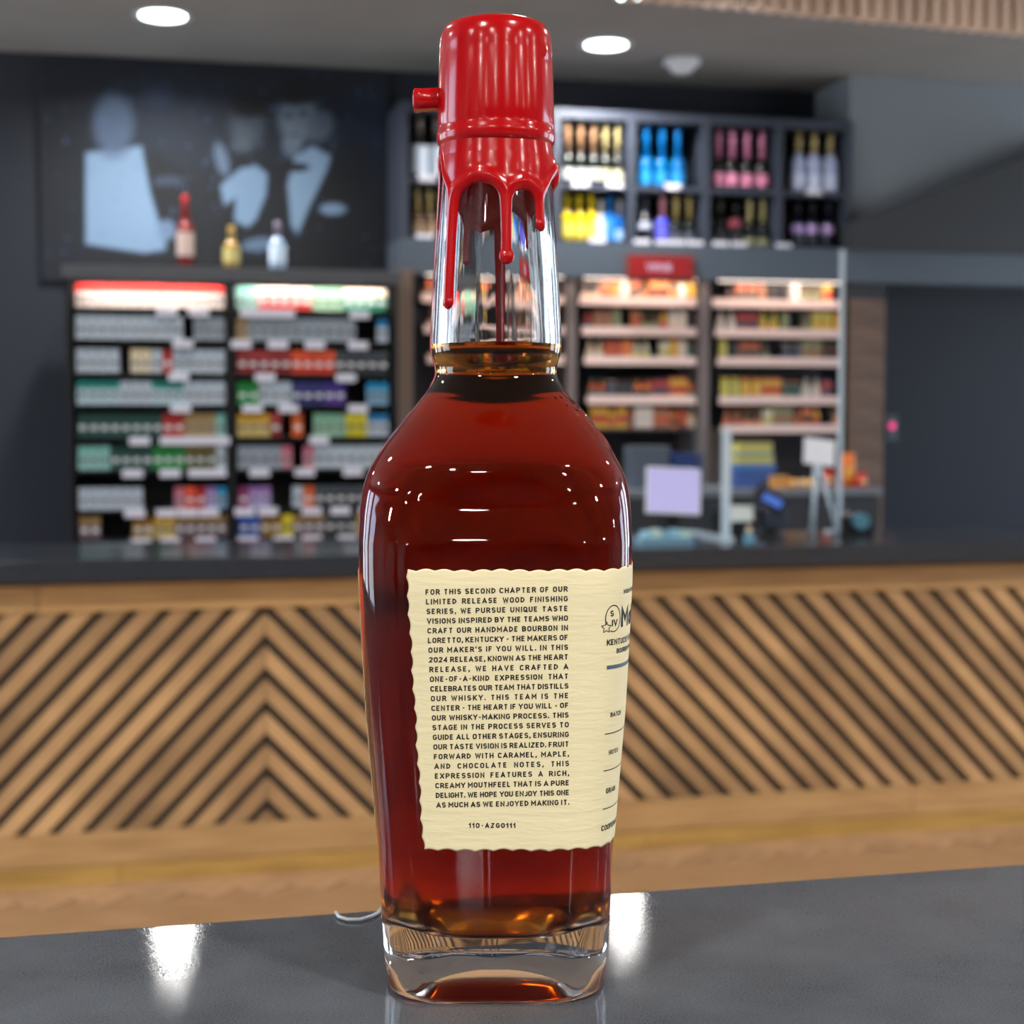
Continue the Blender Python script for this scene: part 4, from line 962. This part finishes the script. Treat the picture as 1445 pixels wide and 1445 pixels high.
SF = {'A': (.64, [[(0, 0), (.32, 1), (.64, 0)], [(.12, .26), (.52, .26)]]), 'B': (_W, [[(0, 0), (0, 1)], _bowl(0, .50, .52, 1), _bowl(0, _W, 0, .52)]), 'C': (_W, [_C]),
 'D': (_W, [[(0, 0), (0, 1)], _bowl(0, _W, 0, 1)]), 'E': (.46, [[(.46, 1), (0, 1), (0, 0), (.46, 0)], [(0, .51), (.40, .51)]]), 'F': (.45, [[(.45, 1), (0, 1), (0, 0)], [(0, .49), (.39, .49)]]),
 'G': (_W, [_C[:-1] + [(_W, .30), (_W, .46), (.30, .46)]]), 'H': (_W, [[(0, 0), (0, 1)], [(_W, 0), (_W, 1)], [(0, .5), (_W, .5)]]), 'I': (.0, [[(0, 0), (0, 1)]]),
 'J': (.40, [[(.40, 1), (.40, .22)] + arc(.20, .20, .20, .20, 0, -150, 7)]), 'K': (_W, [[(0, 0), (0, 1)], [(_W, 1), (.03, .40)], [(.16, .56), (_W + .02, 0)]]), 'L': (.44, [[(0, 1), (0, 0), (.44, 0)]]),
 'M': (.68, [[(0, 0), (0, 1), (.34, .36), (.68, 1), (.68, 0)]]), 'N': (_W, [[(0, 0), (0, 1), (_W, 0), (_W, 1)]]), 'O': (_W, [_O]), 'P': (_W, [[(0, 0), (0, 1)], _bowl(0, _W, .44, 1)]),
 'Q': (_W, [_O, [(.34, .24), (.60, -.06)]]), 'R': (_W, [[(0, 0), (0, 1)], _bowl(0, _W, .46, 1), [(.26, .46), (_W + .02, 0)]]), 'S': (_W, [_S]), 'T': (.54, [[(0, 1), (.54, 1)], [(.27, 1), (.27, 0)]]),
 'U': (_W, [[(0, 1)] + arc(_h, _h, _h, _h, 180, 360, 9) + [(_W, 1)]]), 'V': (.60, [[(0, 1), (.30, 0), (.60, 1)]]), 'W': (.84, [[(0, 1), (.20, 0), (.42, .9), (.64, 0), (.84, 1)]]),
 'X': (.58, [[(0, 0), (.58, 1)], [(0, 1), (.58, 0)]]), 'Y': (.58, [[(0, 1), (.29, .44), (.58, 1)], [(.29, .44), (.29, 0)]]), 'Z': (.52, [[(0, 1), (.50, 1), (0, 0), (.52, 0)]]),
 '0': (_W, [_O]), '1': (.2, [[(0, .76), (.2, 1), (.2, 0)]]), '2': (.50, [arc(.25, .74, .25, .26, 170, -25, 8) + [(0, 0), (.52, 0)]]), '4': (.54, [[(.42, 0), (.42, 1), (0, .26), (.56, .26)]]),
 '-': (.30, [[(0, .44), (.30, .44)]]), '.': (.0, [[(0, .0), (0, .06)]]), ',': (.04, [[(.05, .07), (.05, -.02), (0, -.16)]]), "'": (.0, [[(0, 1.02), (0, .80)]]),
 'a': (.40, [[(.40, .62), (.40, 0)], arc(.2, .3, .2, .3, 0, 360, 12)]), 'k': (.40, [[(0, 0), (0, 1)], [(.38, .62), (.02, .26)], [(.14, .38), (.42, 0)]]), 'e': (.42, [[(.02, .34), (.42, .34)] + arc(.21, .32, .21, .32, 5, 320, 12)]),
 'r': (.26, [[(0, 0), (0, .62)], arc(.2, .42, .2, .2, 180, 75, 5)]), 's': (.34, [[(.32, .52), (.17, .62), (.03, .5), (.3, .2), (.17, 0), (0, .1)]])}
_gl = {}
def stroke2(pts, w_):
    P_ = [np.array(p, float) for p in pts]; q = [P_[0]]
    for p in P_[1:]:
        if np.linalg.norm(p - q[-1]) > 1e-5: q.append(p)
    P_ = q; n = len(P_); vs = []; fs = []
    for i in range(n):
        d0 = P_[i] - P_[i - 1] if i else P_[1] - P_[0]; d1 = P_[i + 1] - P_[i] if i < n - 1 else d0
        d0 = d0 / np.linalg.norm(d0); d1 = d1 / np.linalg.norm(d1); b_ = d0 + d1; L_ = np.linalg.norm(b_); b_ = b_ / L_ if L_ > 1e-6 else d0
        nn_ = np.array([-b_[1], b_[0]]); k_ = 1 / max(.42, abs(np.dot(nn_, np.array([-d0[1], d0[0]]))))
        vs += [P_[i] + nn_ * k_ * w_ / 2, P_[i] - nn_ * k_ * w_ / 2]
    for i in range(n - 1): fs.append((2 * i, 2 * i + 1, 2 * i + 3, 2 * i + 2))
    return np.array(vs), fs
def glyph(ch, sw=.22):
    if (ch, sw) not in _gl:
        wd_, st_ = SF[ch]; vs = []; fs = []; n = 0
        for p in st_:
            pp = [(x * (1.0) + sw / 2, sw / 2 + y * (1 - sw)) for x, y in p]
            # square ends reach the cap line
            a_, b_ = np.array(pp[0]), np.array(pp[1]); 
            if len(p) <= 5 or ch in 'PBDRU':
                d_ = (a_ - b_) / np.linalg.norm(a_ - b_)
                if abs(d_[1]) > .3: pp[0] = tuple(a_ + d_ * sw / 2 * min(1, 1))
                c_, e_ = np.array(pp[-1]), np.array(pp[-2]); d_ = (c_ - e_) / np.linalg.norm(c_ - e_)
                if abs(d_[1]) > .3: pp[-1] = tuple(c_ + d_ * sw / 2)
            v, f = stroke2(pp, sw); vs.append(v); fs += [tuple(i + n for i in q) for q in f]; n += len(v)
        _gl[(ch, sw)] = (0.0, wd_ + sw, np.concatenate(vs), fs)
    return _gl[(ch, sw)]
CAPH = 1.0
OUTV = []; OUTF = []
def emit_text(pts2, f, sfun, off=.00028):
    n0 = sum(len(q) for q in OUTV); s, z = sfun(pts2[:, 0], pts2[:, 1]); OUTV.append(P(s, z, off)); OUTF.extend([tuple(i + n0 for i in q) for q in f])
def line_layout(text, width, cap, justify=True, track=.15):
    """returns glyph geometry in metres, stretched to width"""
    words = text.split(' '); sc = cap / CAPH; gap = track
    def ww(wd, g): return sum(glyph(c)[1] - glyph(c)[0] for c in wd) * sc + g * sc * (len(wd) - 1)
    minsp = .42 * sc; tot = lambda g: sum(ww(wd, g) for wd in words) + minsp * (len(words) - 1)
    g = track; xs = 1.0
    nat = tot(g)
    if justify:
        nch = sum(len(wd) - 1 for wd in words)
        extra = width - nat
        if extra > 0: g += .5 * extra / sc / max(1, nch)
        else:
            g = max(.09, g + extra / sc / max(1, nch))
            t0 = tot(g)
            if t0 > width: xs = width / t0
        sp_ = (width / xs - sum(ww(wd, g) for wd in words)) / max(1, len(words) - 1)
    else: sp_ = minsp
    x = 0; out = []
    for wd in words:
        for i, c in enumerate(wd):
            a0_, a1_, v, f = glyph(c); q = v[:, :2].copy(); q[:, 0] = ((q[:, 0] - a0_) * sc + x) * xs; q[:, 1] *= sc; out.append((q, f)); x += (a1_ - a0_) * sc + g * sc
        x += sp_ - g * sc
    return out
nL = len(LINES)
yl0, yl1 = 839.3, 1139.5; yr0, yr1 = 834.8, 1135.2
for i, tx in enumerate(LINES):
    q = i / (nL - 1); a_ = sz(600.5 + (615.8 - 600.5) * q, yl0 + (yl1 - yl0) * q); b_ = sz(801 + 2.3 * q, yr0 + (yr1 - yr0) * q)
    wdt = b_[0] - a_[0]
    for p2, f in line_layout(tx, wdt, .00152): emit_text(p2, f, lambda X_, Y_: (a_[0] + X_, a_[1] + (b_[1] - a_[1]) * X_ / wdt + Y_))
a_ = sz(661.5, 1168); b_ = sz(732.5, 1167)
for p2, f in line_layout('110-AZG0111', b_[0] - a_[0], .00142, True, .2): emit_text(p2, f, lambda X_, Y_: (a_[0] + X_, a_[1] + Y_))
def free_text(tx, px_, py_, cap, off=.00028, xs=1.0):
    zz_ = sz(min(px_, 845), py_)[1]
    # height of the row on the turning corner
    for _ in range(6):
        s0 = s_at(px_, zz_); p = P(s0, zz_)[0]; u_, v_ = proj(*p); zz_ -= (py_ - v_) / 4900.
    s0 = s_at(px_, zz_)
    for p2, f in line_layout(tx, 0, cap, False, .08): emit_text(p2 * np.array([xs, 1]), f, lambda X_, Y_: (s0 + X_, zz_ + Y_), off)
    return s0, zz_
free_text('KENTUCKY STRAIGHT', 855.5, 911, .0017)
free_text('BOURBON WHISKY', 869, 922, .0014)
sM, zM_ = free_text("Maker's", 875.0, 885, .0056)
free_text('BATCH', 860.5, 1012, .0013); free_text('NOTES', 858, 1065, .0013); free_text('GRAIN', 854, 1120, .0015); free_text('COOPERAGE', 847.5, 1173, .0016)
free_text('WOOD FINISHING', 878.5, 838, .0012)
def stroke(pts, w_, closed=False, store=None):
    pts = [np.array(p, float) for p in pts]; n = len(pts); vs = []; fs = []
    for i in range(n):
        d = pts[(i + 1) % n] - pts[i - 1] if closed else pts[min(i + 1, n - 1)] - pts[max(i - 1, 0)]
        d = d / (np.linalg.norm(d) + 1e-12); nn_ = np.array([-d[1], d[0]]) * w_ / 2; vs += [pts[i] + nn_, pts[i] - nn_]
    for i in range(n if closed else n - 1): j = (i + 1) % n; fs.append((2 * i, 2 * i + 1, 2 * j + 1, 2 * j))
    return np.array(vs), fs
sC = s_at(865.0, zM_ + .003); rC = .0037; cz = zM_ + .0028
ringp = [(sC + rC * .74 * math.cos(a), cz + rC * math.sin(a)) for a in np.linspace(-2.0, 3.6, 44)]
for pts, w_, cl in ((ringp, .0003, False),): v2, f2 = stroke(pts, w_, cl); emit_text(v2, f2, lambda a, b: (a, b))
sS = sC - .0024; zS = cz - .0024
star = [(sS + (.0017 if k % 2 == 0 else .0008) * math.sin(k * math.pi / 5), zS + (.0017 if k % 2 == 0 else .0008) * math.cos(k * math.pi / 5)) for k in range(10)]
dens = [tuple(np.array(star[k]) * (1 - t_) + np.array(star[(k + 1) % 10]) * t_) for k in range(10) for t_ in (0, .33, .66)]
v2, f2 = stroke(dens, .00025, True); emit_text(v2, f2, lambda a, b: (a, b))
for tx, dx_, dz_, cap_ in (('S', -.0012, .0006, .0017), ('IV', -.0006, -.0022, .0019)):
    for p2, f in line_layout(tx, 0, cap_, False, .1): emit_text(p2, f, lambda X_, Y_: (sC + dx_ + X_, cz + dz_ + Y_))
def row_z(px_, py_):
    zz_ = sz(845, py_)[1]
    for _ in range(6): p = P(s_at(px_, zz_), zz_)[0]; zz_ -= (py_ - proj(*p)[1]) / 4900.
    return s_at(px_, zz_), zz_
for px_, py_ in ((852.5, 1036), (850.5, 1088), (849.5, 1142)):
    s0, zz_ = row_z(px_, py_); v2, f2 = stroke([(s0 + k * .0012, zz_) for k in range(34)], .00028); emit_text(v2, f2, lambda a, b: (a, b))
me = mesh('printed_text', np.concatenate(OUTV), OUTF, INK); obj('printed_text', me, lab, label='black printed paragraph and crest')
OUTV.clear(); OUTF.clear()
s0, zz_ = row_z(855.5, 942); v2, f2 = stroke([(s0 + k * .0012, zz_) for k in range(34)], .0011); emit_text(v2, f2, lambda a, b: (a, b))
obj('printed_bar', mesh('printed_bar', np.concatenate(OUTV), OUTF, INKB), lab, label='blue-grey rule under the crest')

# ---------------- wax: cap, sheath and runs
m = mat('red_sealing_wax', (186, 3, 12), .17, spec=.45, coat=.15); t = m.node_tree; b = t.nodes['Principled BSDF']
b.inputs['Subsurface Weight'].default_value = .15; b.inputs['Subsurface Radius'].default_value = (.003, .0006, .0004); b.inputs['Subsurface Scale'].default_value = .6; b.inputs['Coat Roughness'].default_value = .08
tcn = t.nodes.new('ShaderNodeTexCoord'); mp = t.nodes.new('ShaderNodeMapping'); mp.inputs['Scale'].default_value = (300, 300, 20)
n1 = t.nodes.new('ShaderNodeTexNoise'); n1.inputs['Scale'].default_value = 1.0; n1.inputs['Detail'].default_value = 2
t.links.new(tcn.outputs['Object'], mp.inputs[0]); t.links.new(mp.outputs[0], n1.inputs['Vector'])
bp = t.nodes.new('ShaderNodeBump'); bp.inputs['Strength'].default_value = .0008; bp.inputs['Distance'].default_value = .001; t.links.new(n1.outputs[0], bp.inputs['Height']); t.links.new(bp.outputs[0], b.inputs['Normal'])
WAX = m
capp = [(0, 33.5), (20, 33.5), (40, 33.8), (58, 34.5), (66, 36), (72, 40), (76, 47), (78.4, 57), (79.2, 68), (79.3, 80), (80.2, 94), (81, 110), (82, 140), (82.4, 160), (82.4, 170), (81.8, 178), (81.8, 183), (82.8, 188), (84, 193), (84, 198), (82.8, 203), (80.5, 207), (76, 211)]
# the top is seen from below, its rim at the front: shift heights by the rim radius
pr_ = []
for hw, y in capp:
    _, z, s_ = loc_of(0, y, D0); pr_.append((hw * s_, z))
rr = np.array([q[0] for q in pr_]); zz_ = np.array([q[1] for q in pr_]); tt = np.arange(len(rr)); tf = np.linspace(0, len(rr) - 1, 130)
rf, zf2 = np.interp(tf, tt, rr), np.interp(tf, tt, zz_)
kk = np.exp(-.5 * (np.arange(-6, 7) / 1.7) ** 2); kk /= kk.sum(); rf2 = np.convolve(np.pad(rf, 6, mode='reflect', reflect_type='odd'), kk, 'valid'); zf3 = np.convolve(np.pad(zf2, 6, mode='reflect', reflect_type='odd'), kk, 'valid')
rf2 = np.maximum(rf2, 0); rf2[0] = 0
NC = 200; ac = np.linspace(-math.pi, math.pi, NC, endpoint=False); wv_ = [[0, 0, zf3[0]]]
for j in range(1, len(rf2)):
    bumpr = .00016 * np.sin(3 * ac + 1) * (rf2[j] > .012) + .000006 * np.sin(7 * ac + 90 * zf3[j])
    nick = .0005 * np.exp(-((ac - R(62)) / R(7)) ** 2 - ((zf3[j] - zy(82, D0)) / .0016) ** 2) + .0006 * np.exp(-((ac - R(75)) / R(9)) ** 2 - ((zf3[j] - zy(180, D0)) / .002) ** 2)
    for k in range(NC): r_ = rf2[j] + (bumpr[k] + nick[k]) * min(1, rf2[j] / .01); wv_.append([r_ * math.sin(ac[k]), -r_ * math.cos(ac[k]), zf3[j]])
wf = [(0, 1 + k, 1 + (k + 1) % NC) for k in range(NC)]
for j in range(len(rf2) - 2):
    for k in range(NC): a_ = 1 + j * NC; wf.append((a_ + (k + 1) % NC, a_ + k, a_ + NC + k, a_ + NC + (k + 1) % NC))
wv_ = np.array(wv_)
# fix winding so that normals point outwards
p0, p1, p2 = (wv_[i] for i in wf[NC + 40 * NC][:3]); nrm = np.cross(p1 - p0, p2 - p0)
if nrm[0] * p0[0] + nrm[1] * p0[1] < 0: wf = [tuple(reversed(q)) for q in wf]
# sheath and runs on the neck, from a distance field in (arc, height) millimetres
def zphi(y, phi): return loc_of(0, y, D0 - .0172 * math.cos(R(phi)))[1]
bound = [(-180, 322), (-160, 330), (-140, 318), (-120, 296), (-105, 262), (-92, 224), (-80, 216), (-68, 232), (-58, 262), (-46, 285), (-34, 272), (-24, 260), (-15, 257), (-5, 260), (3, 268), (10, 276), (17, 272), (25, 268), (33, 269), (40, 276), (47, 284), (55, 276), (64, 262), (76, 250), (90, 250), (105, 275), (120, 300), (140, 318), (160, 300), (180, 322)]
bph = np.array([q[0] for q in bound], float); bz = np.array([zphi(q[1], q[0]) for q in bound])
runs = [(-46, 433, 2.9, 1.9, 2.0), (10, 369, 2.5, 1.55, 2.1), (47, 323, 2.5, 1.75, 2.0), (176, 500, 2.4, 1.5, 1.6), (-106, 548, 2.0, 1.35, 1.6), (-142, 372, 2.4, 1.7, 1.8), (140, 350, 2.2, 1.6, 1.7), (88, 262, 2.8, 2.2, 2.4)]
Rn = 17.6
def field(ph, z):                               # ph deg, z m -> signed distance (mm), >0 in wax
    d = (z - np.interp(ph, bph, bz)) * 1000 * .8
    k_ = 1.6
    for (p_, ye_, w0, w1, wb) in runs:
        ze = zphi(ye_, p_) + .0012; zs_ = np.interp(p_, bph, bz) + .003
        dphi = (ph - p_ + 180) % 360 - 180; a_ = dphi * math.pi / 180 * Rn
        t_ = np.clip((zs_ - z) / max(1e-5, zs_ - ze), 0, 1); wid = w1 + (w0 - w1) * np.exp(-t_ * 5)
        zc_ = np.clip(z, ze, zs_); dd = wid - np.hypot(a_, (z - zc_) * 1000)
        db = wb - np.hypot(a_, (z - ze - .0003) * 1000 * .85)
        dd = np.maximum(dd, db)
        h_ = np.clip(.5 + .5 * (dd - d) / k_, 0, 1); d = d * (1 - h_) + dd * h_ + k_ * h_ * (1 - h_)
    return d
NP = 600; phs = np.linspace(-180, 180, NP, endpoint=False); zw = np.arange(zy(206, D0), zy(562, D0 - .02), -.00022)
PH, ZZ = np.meshgrid(phs, zw); Dm = field(PH, ZZ)
e = .02; gp = (field(PH + e, ZZ) - field(PH - e, ZZ)) / (2 * e * math.pi / 180 * Rn); gz_ = (field(PH, ZZ + 1e-5) - field(PH, ZZ - 1e-5)) / .02
keep = np.zeros(Dm.shape, bool); ins = Dm > 0
quad = ins[:-1] | ins[1:]; q2 = quad | np.roll(quad, -1, axis=1)
g2 = np.maximum(gp ** 2 + gz_ ** 2, .05); mv = np.where(Dm < 0, -Dm / g2, 0); mv = np.clip(mv, 0, .6)
PH2 = PH + mv * gp * 180 / math.pi / Rn; Z2 = ZZ + mv * gz_ / 1000
wd = 1.25; dd = np.clip(Dm, 0, wd) / wd; T = np.sqrt(np.clip(1 - (1 - dd) ** 2, 0, 1)) * 1.0 + .55 * np.exp(-((Dm - 2.2) / 1.3) ** 2) * dd
T = T + 1.0 * np.exp(-((Z2 - zy(243, D0)) / .004) ** 2) * np.exp(-((PH2 - 84) / 22) ** 2) * dd
T = T * .001 + 2e-5
# blend up into the collar
blend_ = np.clip((zy(206, D0) - Z2) / .004, 0, 1); T = T * blend_ + (1 - blend_) * .0012 * dd
x, y = surf(R(1) * PH2, Z2, 0); q = np.hypot(x, y); x = x * (q + T) / q; y = y * (q + T) / q
idx = -np.ones(Dm.shape, int); used = np.zeros(Dm.shape, bool)
used[:-1] |= q2; used[1:] |= q2; used |= np.roll(used, 1, axis=1)
idx[used] = np.arange(used.sum()); v3 = np.stack([x[used], y[used], Z2[used]], -1); b0 = len(wv_)
js, ks = np.nonzero(q2)
for j, k in zip(js, ks):
    k2 = (k + 1) % NP; wf.append((b0 + idx[j, k], b0 + idx[j + 1, k], b0 + idx[j + 1, k2], b0 + idx[j, k2]))
wall = np.concatenate([wv_, v3])
wx = obj('wax_seal', mesh('wax_seal', wall, wf, WAX, True), bott, label='glossy red wax cap with runs down the neck')
# tear tab
x0_, z0_, s_ = loc_of(582, 158.5, D0 - .002); x1_, z1_, _ = loc_of(628, 122.5, D0 - .002)
tm = MB().box(x0_, x1_, -.0045, .0045, z0_, z1_).me('tear_tab', WAX, True, bevel=.0026)
for v_ in tm.vertices: v_.co.z += (v_.co.x - x0_) * .05 - .0008 * math.sin((v_.co.x - x0_) / (x1_ - x0_) * 3.1) * (1 if v_.co.z < (z0_ + z1_) / 2 else -1) * -1
obj('tear_tab', tm, wx)

# ---------------- thin clear curl lying behind the bottle
cpts = []
for px_, py_ in ((474, 1287), (478, 1293), (490, 1297), (508, 1297), (524, 1293), (534, 1287), (538, 1281)):
    X_, Y_ = hz(px_, py_, ZN + .001); cpts.append((X_, Y_, ZN + .0009))
v_, f_ = tube(cpts, .0006, 8); c0_ = Vector(cpts[3]) - Vector((0, 0, .0009))
o = obj('clear_plastic_strip', mesh('clear_plastic_strip', [Vector(q) - c0_ for q in v_], f_, mat('clear_film', (200, 205, 210), .25), True)); o.location = c0_
tag(o, 'thin clear plastic curl on the worktop left of the bottle', 'strip')
